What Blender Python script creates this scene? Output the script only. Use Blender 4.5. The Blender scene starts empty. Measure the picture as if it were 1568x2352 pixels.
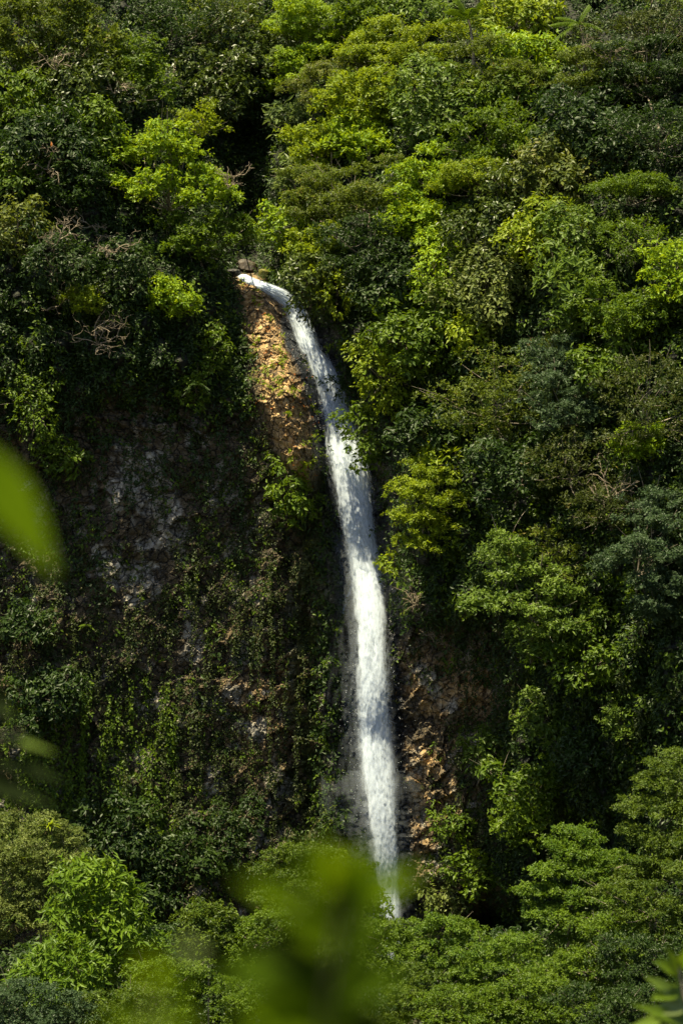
import bpy, math, random
import numpy as np
from mathutils import Vector

# ------------------------------------------------------------------ camera, sky, sun, exposure
SC = bpy.context.scene
COL = SC.collection
SUN = np.array([-0.24, -0.21, 0.94]); SUN = SUN / np.linalg.norm(SUN)      # towards the sun
cam_d = bpy.data.cameras.new('camera')
cam = bpy.data.objects.new('camera', cam_d); COL.objects.link(cam)
cam.location = (0, 0, 0); cam.rotation_euler = (math.radians(90), 0, 0)
cam_d.sensor_fit = 'VERTICAL'; cam_d.sensor_height = 36.0; cam_d.lens = 18.0 / 0.28
cam_d.clip_start = 0.05; cam_d.clip_end = 3000
cam_d.dof.use_dof = True; cam_d.dof.focus_distance = 190; cam_d.dof.aperture_fstop = 2.0
cam_d.dof.aperture_blades = 9
SC.camera = cam
W = bpy.data.worlds.new('World'); SC.world = W; W.use_nodes = True
wn = W.node_tree.nodes; wl = W.node_tree.links
sky = wn.new('ShaderNodeTexSky'); sky.sky_type = 'NISHITA'; sky.sun_disc = False
sky.sun_elevation = math.asin(SUN[2]); sky.sun_rotation = math.atan2(SUN[0], SUN[1])
sky.air_density = 1.0; sky.dust_density = 1.5
wl.new(sky.outputs[0], wn['Background'].inputs[0]); wn['Background'].inputs[1].default_value = 0.058
sd = bpy.data.lights.new('sun', 'SUN'); sd.energy = 5.0; sd.angle = math.radians(0.5); sd.color = (1.0, 0.90, 0.60)
so = bpy.data.objects.new('sun', sd); COL.objects.link(so)
so.rotation_euler = Vector(SUN).to_track_quat('Z', 'Y').to_euler()
SC.view_settings.view_transform = 'Standard'; SC.view_settings.look = 'None'
SC.view_settings.exposure = 1.3; SC.view_settings.gamma = 1.0
SC.cycles.max_bounces = 7; SC.cycles.diffuse_bounces = 3; SC.cycles.glossy_bounces = 2
SC.cycles.transmission_bounces = 4; SC.cycles.transparent_max_bounces = 16
SC.cycles.sample_clamp_indirect = 4.0; SC.cycles.use_denoising = True; SC.cycles.denoiser = 'OPENIMAGEDENOISE'; SC.cycles.denoising_input_passes = 'RGB_ALBEDO_NORMAL'; SC.cycles.denoising_prefilter = 'ACCURATE'

# ------------------------------------------------------------------ numpy helpers
S = 0.56 / 2352.0
def P(a, b, D):
    """a point seen at (a, b) of a 1568 x 2352 survey of the gorge, D metres out"""
    a, b, D = np.broadcast_arrays(np.asarray(a, float), np.asarray(b, float), np.asarray(D, float))
    return np.stack([(a - 784) * S * D, D, (1176 - b) * S * D], -1)

def hsh(*ii, seed=0):
    h = np.zeros(np.broadcast(*ii).shape, np.uint32) + np.uint32(seed * 374761393 % 4294967291)
    for k, i in zip((374761393, 668265263, 2147483647), ii):
        h = h ^ (np.asarray(i).astype(np.int64).astype(np.uint32) * np.uint32(k))
        h = (h ^ (h >> np.uint32(15))) * np.uint32(2246822519)
        h = (h ^ (h >> np.uint32(13))) * np.uint32(3266489917)
    h = h ^ (h >> np.uint32(16))
    return h.astype(np.float64) / 4294967295.0

def vnoise(x, y, seed=0):
    xi, yi = np.floor(x), np.floor(y); fx, fy = x - xi, y - yi
    fx = fx * fx * (3 - 2 * fx); fy = fy * fy * (3 - 2 * fy)
    h = lambda i, j: hsh(xi + i, yi + j, seed=seed)
    return (h(0, 0) * (1 - fx) + h(1, 0) * fx) * (1 - fy) + (h(0, 1) * (1 - fx) + h(1, 1) * fx) * fy

def fbm(x, y, seed=0, o=4, g=0.5):
    t, amp, n = 0, 1.0, 0
    for k in range(o):
        t = t + amp * vnoise(x * 2 ** k, y * 2 ** k, seed + k * 17); n += amp; amp *= g
    return t / n

def worley(x, y, seed=0, jit=0.9):
    """nearest-cell distance, cell random values, offset inside the cell"""
    xi, yi = np.floor(x), np.floor(y)
    best = np.full(x.shape, 9.0); rnd = np.zeros(x.shape); ox = np.zeros(x.shape); oy = np.zeros(x.shape); r2 = np.zeros(x.shape)
    for i in (-1, 0, 1):
        for j in (-1, 0, 1):
            cx, cy = xi + i, yi + j
            px = cx + 0.5 + jit * (hsh(cx, cy, seed=seed) - 0.5); py = cy + 0.5 + jit * (hsh(cx, cy, seed=seed + 1) - 0.5)
            d = np.hypot(x - px, y - py); m = d < best
            best = np.where(m, d, best); rnd = np.where(m, hsh(cx, cy, seed=seed + 2), rnd)
            r2 = np.where(m, hsh(cx, cy, seed=seed + 3), r2); ox = np.where(m, x - px, ox); oy = np.where(m, y - py, oy)
    return best, rnd, r2, ox, oy

def facets(x, y, seed, tilt=1.0):
    _, r, r2, ox, oy = worley(x, y, seed)
    return 0.8 * (r - 0.5) + tilt * ((r2 - 0.5) * 2 * ox + (hsh(np.floor(r * 9999), np.floor(r2 * 9999), seed=seed) - 0.5) * 2 * oy)

def ss(e0, e1, x):
    t = np.clip((x - e0) / (e1 - e0), 0, 1); return t * t * (3 - 2 * t)

def nrm(v):
    return v / np.maximum(np.linalg.norm(v, axis=-1, keepdims=True), 1e-9)

def build(name, V, F, mat, parent=None, smooth=False, attrs=None):
    """one mesh object; F is an (n, 3) or (n, 4) array or a list of such arrays"""
    me = bpy.data.meshes.new(name)
    V = np.asarray(V, np.float32); Fs = [np.asarray(f, np.int32) for f in (F if isinstance(F, list) else [F]) if len(f)]
    nl = sum(f.size for f in Fs); nf = sum(len(f) for f in Fs)
    me.vertices.add(len(V)); me.vertices.foreach_set('co', V.ravel())
    me.loops.add(nl); me.polygons.add(nf)
    me.loops.foreach_set('vertex_index', np.concatenate([f.ravel() for f in Fs]))
    tot = np.concatenate([np.full(len(f), f.shape[1], np.int32) for f in Fs])
    me.polygons.foreach_set('loop_start', np.concatenate([[0], np.cumsum(tot)[:-1]]).astype(np.int32))
    me.polygons.foreach_set('loop_total', tot)
    me.polygons.foreach_set('use_smooth', np.full(nf, smooth, bool))
    me.update(calc_edges=True)
    for nm, dom, arr in attrs or ():
        at = me.attributes.new(nm, 'FLOAT', dom); at.data.foreach_set('value', np.asarray(arr, np.float32).ravel())
    me.materials.append(mat)
    o = bpy.data.objects.new(name, me); COL.objects.link(o)
    if parent is not None: o.parent = parent
    return o

def tag(o, label=None, cat=None, group=None, kind=None):
    for k, v in (('label', label), ('category', cat), ('group', group), ('kind', kind)):
        if v: o[k] = v
    return o

def empty(name, loc, label, cat, group=None):
    o = bpy.data.objects.new(name, None); COL.objects.link(o); o.location = tuple(float(c) for c in loc)
    o.empty_display_size = 0.5
    return tag(o, label, cat, group)

# ------------------------------------------------------------------ materials
def nodes(name):
    m = bpy.data.materials.new(name); m.use_nodes = True
    nt = m.node_tree; nt.nodes.clear()
    return m, nt.nodes.new, nt.links.new

def leaf_mat(name, dark, light, trans, rough=0.5, tf=0.38, odd=None, odd_at=0.93, spec=0.3):
    m, N, L = nodes(name)
    out = N('ShaderNodeOutputMaterial'); pb = N('ShaderNodeBsdfPrincipled'); tr = N('ShaderNodeBsdfTranslucent'); mx = N('ShaderNodeMixShader')
    at = N('ShaderNodeAttribute'); at.attribute_name = 'tint'
    cr = N('ShaderNodeValToRGB'); e = cr.color_ramp.elements
    e[0].position = 0.0; e[0].color = (*dark, 1); e[1].position = odd_at - 0.05 if odd else 1.0; e[1].color = (*light, 1)
    if odd:
        x = e.new(odd_at); x.color = (*odd, 1)
    L(at.outputs['Fac'], cr.inputs[0]); L(cr.outputs[0], pb.inputs['Base Color'])
    pb.inputs['Roughness'].default_value = rough; pb.inputs['Specular IOR Level'].default_value = spec
    mc = N('ShaderNodeMix'); mc.data_type = 'RGBA'; mc.inputs[0].default_value = 0.6
    L(cr.outputs[0], mc.inputs[6]); mc.inputs[7].default_value = (*trans, 1)
    L(mc.outputs[2], tr.inputs[0]); mx.inputs[0].default_value = tf
    L(pb.outputs[0], mx.inputs[1]); L(tr.outputs[0], mx.inputs[2]); L(mx.outputs[0], out.inputs[0])
    return m

LM = {
    'lime':  leaf_mat('lime_leaf', (0.112, 0.203, 0.0046), (0.278, 0.389, 0.0092), (0.482, 0.582, 0.0115)),
    'yg':    leaf_mat('yellow_green_leaf', (0.105, 0.169, 0.0040), (0.272, 0.328, 0.0086), (0.417, 0.497, 0.0115)),
    'mid':   leaf_mat('mid_green_leaf', (0.049, 0.094, 0.0032), (0.131, 0.199, 0.0071), (0.210, 0.306, 0.0079)),
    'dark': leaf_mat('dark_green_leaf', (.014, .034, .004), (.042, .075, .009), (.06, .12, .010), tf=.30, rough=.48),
    'gloss': leaf_mat('glossy_leaf', (0.034, 0.057, 0.0063), (0.098, 0.132, 0.0162), (0.138, 0.196, 0.0135), rough=.4, tf=.28, spec=.35),
    'pale': leaf_mat('pale_green_leaf', (0.054, 0.101, 0.0088), (0.172, 0.246, 0.0302), (0.209, 0.308, 0.0252), rough=.46, spec=.3),
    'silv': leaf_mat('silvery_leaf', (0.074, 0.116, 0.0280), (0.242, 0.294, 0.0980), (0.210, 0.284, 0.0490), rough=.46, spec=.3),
    'grey': leaf_mat('grey_green_leaf', (.034, .066, .022), (.085, .132, .055), (.09, .14, .04), rough=.45),
    'olive': leaf_mat('olive_leaf', (.052, .082, .005), (.145, .185, .014), (.20, .26, .012), odd=(.18, .14, .02), odd_at=.97),
    'gold': leaf_mat('golden_leaf', (.055, .085, .008), (.170, .195, .025), (.22, .25, .02), odd=(.28, .26, .09), odd_at=.94),
    'brown': leaf_mat('brownish_leaf', (.035, .050, .007), (.080, .100, .014), (.09, .12, .012), odd=(.12, .10, .02), odd_at=.96),
    'cream': leaf_mat('cream_flowered_leaf', (.065, .100, .012), (.215, .250, .060), (.24, .28, .05)),
    'ivy': leaf_mat('climber_leaf', (.018, .032, .005), (.058, .078, .011), (.08, .11, .011), tf=.3, odd=(.12, .11, .02), odd_at=.95),
    'dry':   leaf_mat('dry_grass_blade', (.075, .058, .022), (.170, .125, .050), (.15, .11, .04)),
    'near': leaf_mat('near_leaf', (.080, .140, .002), (.125, .205, .003), (.34, .47, .003), tf=.62, rough=.8, spec=.04),
    'neardark': leaf_mat('near_dark_leaf', (.004, .007, .002), (.008, .014, .002), (.01, .02, .002), tf=.1, rough=.8, spec=.04),  # near black, so the colour itself paints these leaves as shadowed
    'moss':  leaf_mat('moss_tuft', (.055, .065, .006), (.120, .130, .010), (.12, .14, .01), rough=.8, tf=.2),
    'orange': leaf_mat('dead_orange_leaf', (.40, .12, .015), (.50, .17, .02), (.45, .14, .02)),
    'nearmid': leaf_mat('near_mid_leaf', (.030, .058, .002), (.050, .090, .003), (.12, .18, .003), tf=.5, rough=.8, spec=.04),
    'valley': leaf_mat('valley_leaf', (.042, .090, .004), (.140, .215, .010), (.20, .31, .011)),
    'vale': leaf_mat('valley_yellow_green_leaf', (.036, .070, .004), (.115, .165, .010), (.17, .23, .011)),  # yellower and slightly darker than the other valley leaf
    'whorl': leaf_mat('whorled_leaf', (.065, .125, .005), (.150, .235, .012), (.22, .33, .012)),
    'red':   leaf_mat('red_leaf', (.22, .035, .015), (.35, .07, .02), (.3, .05, .02)),
}

def bark_mat(name, c1, c2):
    m, N, L = nodes(name)
    out = N('ShaderNodeOutputMaterial'); pb = N('ShaderNodeBsdfPrincipled'); no = N('ShaderNodeTexNoise'); cr = N('ShaderNodeValToRGB')
    tc = N('ShaderNodeTexCoord'); no.inputs['Scale'].default_value = 4; no.inputs['Detail'].default_value = 5
    cr.color_ramp.elements[0].position = .35; cr.color_ramp.elements[1].position = .65
    cr.color_ramp.elements[0].color = (*c1, 1); cr.color_ramp.elements[1].color = (*c2, 1)
    L(tc.outputs['Object'], no.inputs['Vector']); L(no.outputs[0], cr.inputs[0]); L(cr.outputs[0], pb.inputs['Base Color'])
    pb.inputs['Roughness'].default_value = .85; L(pb.outputs[0], out.inputs[0])
    return m
BARK = bark_mat('bark', (.09, .07, .05), (.32, .27, .20))
DEADWOOD = bark_mat('bleached_wood', (.13, .10, .06), (.30, .24, .165))

def rock_mat():
    m, N, L = nodes('cliff_rock')
    out = N('ShaderNodeOutputMaterial'); pb = N('ShaderNodeBsdfPrincipled'); tc = N('ShaderNodeTexCoord')
    def noise(sc, det=6, rough=.6, warp=None):
        n = N('ShaderNodeTexNoise'); n.inputs['Scale'].default_value = sc; n.inputs['Detail'].default_value = det; n.inputs['Roughness'].default_value = rough
        L(tc.outputs['Object'], n.inputs['Vector']); return n.outputs[0]
    def ramp(x, *st):
        r = N('ShaderNodeValToRGB'); e = r.color_ramp.elements
        while len(e) < len(st): e.new(.5)
        for k, (p, c) in enumerate(st): e[k].position = p; e[k].color = (*c, 1)
        L(x, r.inputs[0]); return r.outputs[0]
    def mix(f, a, b):
        x = N('ShaderNodeMix'); x.data_type = 'RGBA'; L(f, x.inputs[0]); L(a, x.inputs[6]); L(b, x.inputs[7]); return x.outputs[2]
    def attr(n):
        x = N('ShaderNodeAttribute'); x.attribute_name = n; return x.outputs['Fac']
    n1, n2, n3 = noise(.35), noise(1.7, 8, .7), noise(5, 4)
    base = ramp(n2, (.3, (.036, .026, .012)), (.5, (.092, .066, .032)), (.7, (.160, .120, .066)))
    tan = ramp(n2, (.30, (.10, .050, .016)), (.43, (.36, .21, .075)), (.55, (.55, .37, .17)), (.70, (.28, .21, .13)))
    wet = ramp(n2, (.3, (.008, .009, .012)), (.7, (.035, .036, .042)))
    moss = ramp(n3, (.3, (.030, .036, .005)), (.7, (.085, .095, .010)))
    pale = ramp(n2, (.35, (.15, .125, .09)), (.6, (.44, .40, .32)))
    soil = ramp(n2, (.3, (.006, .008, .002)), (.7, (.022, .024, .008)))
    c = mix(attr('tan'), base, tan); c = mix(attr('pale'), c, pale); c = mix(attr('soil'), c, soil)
    vo = N('ShaderNodeTexVoronoi'); vo.feature = 'DISTANCE_TO_EDGE'; vo.inputs['Scale'].default_value = .85      # joints between the blocks
    wv = N('ShaderNodeTexNoise'); wv.inputs['Scale'].default_value = .9; wv.inputs['Detail'].default_value = 4; L(tc.outputs['Object'], wv.inputs['Vector'])
    wa_ = N('ShaderNodeVectorMath'); wa_.operation = 'MULTIPLY_ADD'; L(wv.outputs['Color'], wa_.inputs[0]); wa_.inputs[1].default_value = (1.1, 1.1, 1.1); L(tc.outputs['Object'], wa_.inputs[2]); L(wa_.outputs[0], vo.inputs['Vector'])
    jr = N('ShaderNodeMapRange'); L(vo.outputs['Distance'], jr.inputs[0]); jr.inputs[1].default_value = .0; jr.inputs[2].default_value = .08; jr.inputs[3].default_value = .14
    jm = N('ShaderNodeMix'); jm.data_type = 'RGBA'; jm.blend_type = 'MULTIPLY'; jm.inputs[0].default_value = 1; L(c, jm.inputs[6]); L(jr.outputs[0], jm.inputs[7]); c = jm.outputs[2]
    hv = N('ShaderNodeHueSaturation'); mv = N('ShaderNodeMapRange'); L(attr('cell'), mv.inputs[0]); mv.inputs[3].default_value = .45; mv.inputs[4].default_value = 1.5
    L(mv.outputs[0], hv.inputs['Value']); L(c, hv.inputs['Color']); c = hv.outputs[0]
    c = mix(attr('wet'), c, wet); c = mix(attr('moss'), c, moss)
    L(c, pb.inputs['Base Color'])
    mr = N('ShaderNodeMapRange'); L(attr('wet'), mr.inputs[0]); mr.inputs[3].default_value = .85; mr.inputs[4].default_value = .28
    L(mr.outputs[0], pb.inputs['Roughness'])
    bp = N('ShaderNodeBump'); bp.inputs['Strength'].default_value = .9; bp.inputs['Distance'].default_value = .35
    ha = N('ShaderNodeMath'); ha.operation = 'ADD'; L(n2, ha.inputs[0]); L(jr.outputs[0], ha.inputs[1]); L(ha.outputs[0], bp.inputs['Height']); L(bp.outputs[0], pb.inputs['Normal']); L(pb.outputs[0], out.inputs[0])
    return m
ROCK = rock_mat()

def boulder_mat(name, c1, c2, c3, moss_amt):
    m, N, L = nodes(name)
    out = N('ShaderNodeOutputMaterial'); pb = N('ShaderNodeBsdfPrincipled'); tc = N('ShaderNodeTexCoord')
    n = N('ShaderNodeTexNoise'); n.inputs['Scale'].default_value = 2.2; n.inputs['Detail'].default_value = 8; L(tc.outputs['Object'], n.inputs['Vector'])
    r = N('ShaderNodeValToRGB'); r.color_ramp.elements[0].position = .35; r.color_ramp.elements[1].position = .65
    r.color_ramp.elements[0].color = (*c1, 1); r.color_ramp.elements[1].color = (*c2, 1); L(n.outputs[0], r.inputs[0])
    n2 = N('ShaderNodeTexNoise'); n2.inputs['Scale'].default_value = .9; n2.inputs['Detail'].default_value = 5; L(tc.outputs['Object'], n2.inputs['Vector'])
    g = N('ShaderNodeMapRange'); L(n2.outputs[0], g.inputs[0]); g.inputs[1].default_value = .62 - moss_amt * .4; g.inputs[2].default_value = .72 - moss_amt * .4
    x = N('ShaderNodeMix'); x.data_type = 'RGBA'; L(g.outputs[0], x.inputs[0]); L(r.outputs[0], x.inputs[6]); x.inputs[7].default_value = (*c3, 1)
    L(x.outputs[2], pb.inputs['Base Color']); pb.inputs['Roughness'].default_value = .6
    bp = N('ShaderNodeBump'); bp.inputs['Distance'].default_value = .1; L(n.outputs[0], bp.inputs['Height']); L(bp.outputs[0], pb.inputs['Normal'])
    L(pb.outputs[0], out.inputs[0]); return m

def water_mat(name, soft, cover, pores, seed, most=1.0):
    """white water: foam with pores, feathering out towards the sides; 's' runs across (-1..1), 'm' metres across, 't' metres down"""
    m, N, L = nodes(name)
    out = N('ShaderNodeOutputMaterial'); df = N('ShaderNodeBsdfDiffuse'); tl = N('ShaderNodeBsdfTranslucent'); tp = N('ShaderNodeBsdfTransparent')
    df.inputs['Color'].default_value = (.76, .84, .95, 1); tl.inputs[0].default_value = (.72, .80, .93, 1)
    def attr(n):
        x = N('ShaderNodeAttribute'); x.attribute_name = n; return x.outputs['Fac']
    def op(o, a, b=None):
        x = N('ShaderNodeMath'); x.operation = o
        for i, v in enumerate((a, b)):
            if v is None: continue
            if isinstance(v, (int, float)): x.inputs[i].default_value = v
            else: L(v, x.inputs[i])
        return x.outputs[0]
    def noise(sx, st, det, rough):
        cv = N('ShaderNodeCombineXYZ'); L(op('MULTIPLY', attr('m'), sx), cv.inputs[0]); L(op('MULTIPLY', attr('t'), st), cv.inputs[1]); cv.inputs[2].default_value = seed
        n = N('ShaderNodeTexNoise'); n.inputs['Scale'].default_value = 1; n.inputs['Detail'].default_value = det; n.inputs['Roughness'].default_value = rough; n.inputs['Distortion'].default_value = .4
        L(cv.outputs[0], n.inputs['Vector']); return n.outputs[0]
    def smooth(v, a, b, lo=0., hi=1.):
        x = N('ShaderNodeMapRange'); x.interpolation_type = 'SMOOTHSTEP'; L(v, x.inputs[0])
        for k, q in zip((1, 2, 3, 4), (a, b, lo, hi)): x.inputs[k].default_value = q
        return x.outputs[0]
    clump = noise(.85, .16, 3, .55); pore = noise(pores, pores * .26, 4, .62)
    side = smooth(op('ADD', op('ABSOLUTE', attr('s')), op('ADD', op('MULTIPLY', op('SUBTRACT', clump, .5), 1.5), op('MULTIPLY', op('SUBTRACT', pore, .5), 1.2))), soft, 1.0, 1.0, 0.0)
    fill = smooth(op('ADD', op('ADD', op('MULTIPLY', clump, .7), op('MULTIPLY', pore, .9)), cover), .52, .98)
    al = op('MULTIPLY', op('MULTIPLY', side, fill), most)
    ge = N('ShaderNodeNewGeometry')
    va = N('ShaderNodeVectorMath'); va.operation = 'ADD'; L(ge.outputs['Normal'], va.inputs[0]); va.inputs[1].default_value = (0, 0, .5)   # froth faces upwards too
    vn = N('ShaderNodeVectorMath'); vn.operation = 'NORMALIZE'; L(va.outputs[0], vn.inputs[0]); L(vn.outputs[0], df.inputs['Normal']); L(vn.outputs[0], tl.inputs['Normal'])
    mx = N('ShaderNodeMixShader'); mx.inputs[0].default_value = .42; L(df.outputs[0], mx.inputs[1]); L(tl.outputs[0], mx.inputs[2])
    m2 = N('ShaderNodeMixShader'); L(al, m2.inputs[0]); L(tp.outputs[0], m2.inputs[1]); L(mx.outputs[0], m2.inputs[2])
    L(m2.outputs[0], out.inputs[0]); return m

# ------------------------------------------------------------------ the lie of the land
CP = np.array([  # a, b, distance
    (-400,-300,242),(0,-300,240),(400,-300,250),(800,-300,244),(1300,-300,228),(1950,-300,212),
    (-300,0,226),(0,0,223),(300,0,228),(550,0,240),(750,0,234),(1000,0,226),(1300,0,215),(1568,0,206),(1900,0,196),
    (-300,300,208),(0,300,209),(300,300,212),(470,300,223),(570,320,230),(680,300,223),(900,300,212),(1200,300,203),(1568,300,193),(1900,300,184),
    (-300,600,200),(0,600,201),(300,600,204),(480,600,207),(570,560,217),(640,600,211),(800,600,205),(1000,600,200),(1300,600,192),(1568,600,183),(1900,600,174),
    (540,700,206),(600,690,206.5),(680,730,207),(770,720,205),
    (-300,900,196),(0,900,198),(300,900,201),(560,900,202.5),(665,900,202),(760,900,205),(850,900,201.5),(1100,900,193),(1400,900,184),(1568,900,178),(1900,900,170),
    (-300,1300,195),(0,1300,197),(300,1300,200),(600,1300,202),(720,1300,202),(820,1300,204),(900,1300,200),(1100,1300,190),(1400,1300,179),(1568,1300,172),(1900,1300,164),
    (-300,1700,194),(0,1700,196),(300,1700,199.5),(600,1700,202),(740,1700,203),(850,1700,204),(930,1700,201),(1050,1700,197),(1300,1700,186),(1568,1700,172),(1900,1700,162),
    (-300,2050,192),(0,2050,194),(300,2050,198),(600,2050,202),(800,2050,204),(880,2050,204.5),(950,2050,202),(1150,2050,198),(1400,2050,186),(1568,2050,170),(1900,2050,160),
    (-300,2500,191),(300,2500,196),(850,2500,203),(1200,2500,196),(1568,2500,170),(1900,2500,158)], float)
def _tps(d): return np.where(d > 0, d * d * np.log(np.maximum(d, 1e-9)), 0)
_XY = CP[:, :2] / 1000
_K = _tps(np.linalg.norm(_XY[:, None] - _XY[None], axis=-1)) + np.eye(len(CP)) * 1e-3
_Q = np.hstack([np.ones((len(CP), 1)), _XY])
_w = np.linalg.solve(np.block([[_K, _Q], [_Q.T, np.zeros((3, 3))]]), np.concatenate([CP[:, 2], np.zeros(3)]))
def D0(a, b):
    a = np.clip(np.asarray(a, float), -400, 1950) / 1000; b = np.clip(np.asarray(b, float), -400, 2600) / 1000
    r = _w[-3] + _w[-2] * a + _w[-1] * b
    for k in range(len(CP)):
        r = r + _w[k] * _tps(np.hypot(a - _XY[k, 0], b - _XY[k, 1]))
    return r
# course of the fall: down, across, breadth
FALL = np.array([(630,546,16),(642,572,44),(656,604,62),(672,638,64),(703,672,54),(751,697,54),(795,709,52),(828,732,58),(858,745,66),(902,761,70),(968,780,78),(1034,790,88),
    (1091,807,100),(1223,826,78),(1355,847,72),(1465,853,68),(1596,857,76),(1682,862,78),(1770,868,80),(1858,878,70),(1946,884,60),(2034,892,52),(2110,898,46),(2230,906,46)], float)
fx = lambda b: np.interp(b, FALL[:, 0], FALL[:, 1])
fw = lambda b: np.interp(b, FALL[:, 0], FALL[:, 2])
def gauss(a, b, ca, cb, ra, rb): return np.exp(-((a - ca) / ra) ** 2 - ((b - cb) / rb) ** 2)
def rib(a, b):      # the sunlit rib of bare rock beside the lip
    return np.exp(-((a - np.interp(b, [640, 700, 800, 900, 1080], [572, 602, 634, 652, 692])) / np.interp(b, [640, 700, 800, 900, 1080], [36, 48, 56, 60, 40])) ** 2) * ss(610, 660, b) * (1 - ss(1040, 1170, b))
def D1(a, b):
    d = D0(a, b)
    d = d + 8 * gauss(a, b, 572, 500, 44, 100) + 10 * gauss(a, b, 1140, 2120, 95, 42) + 3 * gauss(a, b, 530, 330, 60, 90)
    d = d - (2.6 + 3.6 * ss(660, 1000, b)) * rib(a, b)
    d = d + 2.2 * np.exp(-((a - fx(b)) / (0.55 * fw(b) + 18)) ** 2) * ss(640, 700, b)
    d = d - 2.0 * gauss(a, b, 985, 1170, 85, 120) - 1.5 * gauss(a, b, 1080, 1590, 70, 60)
    return d
def bare(a, b):     # 1 where rock shows, 0 under the forest
    n = 90 * (fbm(a / 130, b / 130, 5) - .5)
    left = ss(-40, 60, 760 - a) * ss(820 + n, 1000 + n, b + .0 * a)
    left = np.maximum(left, np.clip(rib(a, b) * 1.8, 0, 1))
    chan = np.exp(-((a - fx(b)) / (fw(b) * .6 + 50)) ** 4) * ss(630, 700, b)
    right = ss(1390, 1480, b + n) * (1 - ss(1110 + n, 1210 + n, a)) * ss(860, 900, a)
    return np.clip(np.maximum(np.maximum(left, chan), right), 0, 1)

ax = np.concatenate([np.linspace(-1500, -400, 60, endpoint=False), np.arange(-400, -130, 6.0), np.arange(-130, 510, 3.5), np.arange(510, 780, 2.0), np.arange(780, 1700, 3.5), np.arange(1700, 2000, 6.0), np.linspace(2000, 3000, 50)])
bx = np.concatenate([np.linspace(-700, -120, 40, endpoint=False), np.arange(-120, 620, 3.5), np.arange(620, 1100, 2.2), np.arange(1100, 2480, 3.5), np.linspace(2480, 2700, 20)])
A, B = np.meshgrid(ax, bx)
BARE = bare(A, B)
wa, wb = A + 16 * (fbm(A / 60, B / 60, 71) - .5), B + 16 * (fbm(A / 60, B / 60, 72) - .5)
def beds(deg, sd):      # blocks broken along beds that lean by so many degrees
    an = math.radians(deg); ra, rb = wa * math.cos(an) - wb * math.sin(an), wa * math.sin(an) + wb * math.cos(an)
    r_ = 1.1 * (1 - .85 * np.clip(rib(A, B) * 1.8, 0, 1)) * facets(ra / 70, rb / 56, sd, 1.5) + .60 * facets(ra / 27, rb / 20, sd + 10, 1.4) + .30 * facets(ra / 12, rb / 9, sd + 20, 1.2)
    return r_, .5 * worley(ra / 27, rb / 20, sd + 10)[1] + .5 * worley(ra / 12, rb / 9, sd + 20)[1]
(r1_, c1_), (r2_, c2_) = beds(-24, 11), beds(40, 111)
k_ = ss(1040, 1120, B + 60 * (fbm(A / 90, B / 90, 75) - .5))
rough = (r1_ * (1 - k_) + r2_ * k_) * (1 - .42 * ss(0, 60, 640 - A) * ss(950, 1050, B)); CELL = c1_ * (1 - k_) + c2_ * k_
wl1, _, _, _, _ = worley(wa / 62, wb / 66, 41); wl2, _, _, _, _ = worley(wa / 27, wb / 30, 43)
lumps = -4.4 * (np.clip(1 - wl1, 0, 1)) - 1.4 * np.clip(1 - wl2, 0, 1) + 3.0 * (fbm(A / 170, B / 170, 45) - .5)
near_fall = np.exp(-((A - fx(B)) / (fw(B) * .5 + 12)) ** 2) * ss(600, 650, B)
DD = D1(A, B) + BARE * (1 - .65 * near_fall) * (1 - .15 * np.clip(rib(A, B) * 1.5, 0, 1)) * rough + (1 - BARE) * (1 - near_fall) * (1 - np.clip(1.6 * gauss(A, B, 585, 620, 80, 60) + 1.1 * gauss(A, B, 535, 850, 75, 210), 0, 1)) * lumps + 2.2 * BARE * (fbm(A / 150, B / 200, 61) - .5) * (1 - near_fall)
TP = P(A, B, DD)
def Dt(a, b):       # distance of the finished ground, by bilinear look-up
    a = np.clip(np.asarray(a, float), ax[0], ax[-1]); b = np.clip(np.asarray(b, float), bx[0], bx[-1])
    i = np.clip(np.searchsorted(ax, a) - 1, 0, len(ax) - 2); j = np.clip(np.searchsorted(bx, b) - 1, 0, len(bx) - 2)
    u = (a - ax[i]) / (ax[i + 1] - ax[i]); v = (b - bx[j]) / (bx[j + 1] - bx[j])
    return (DD[j, i] * (1 - u) + DD[j, i + 1] * u) * (1 - v) + (DD[j + 1, i] * (1 - u) + DD[j + 1, i + 1] * u) * v
def Nt(a, b):       # its normal, towards the open side
    e = 6.0
    u = P(a + e, b, Dt(a + e, b)) - P(a - e, b, Dt(a - e, b)); v = P(a, b - e, Dt(a, b - e)) - P(a, b + e, Dt(a, b + e))
    return nrm(np.cross(u, v))

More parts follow.
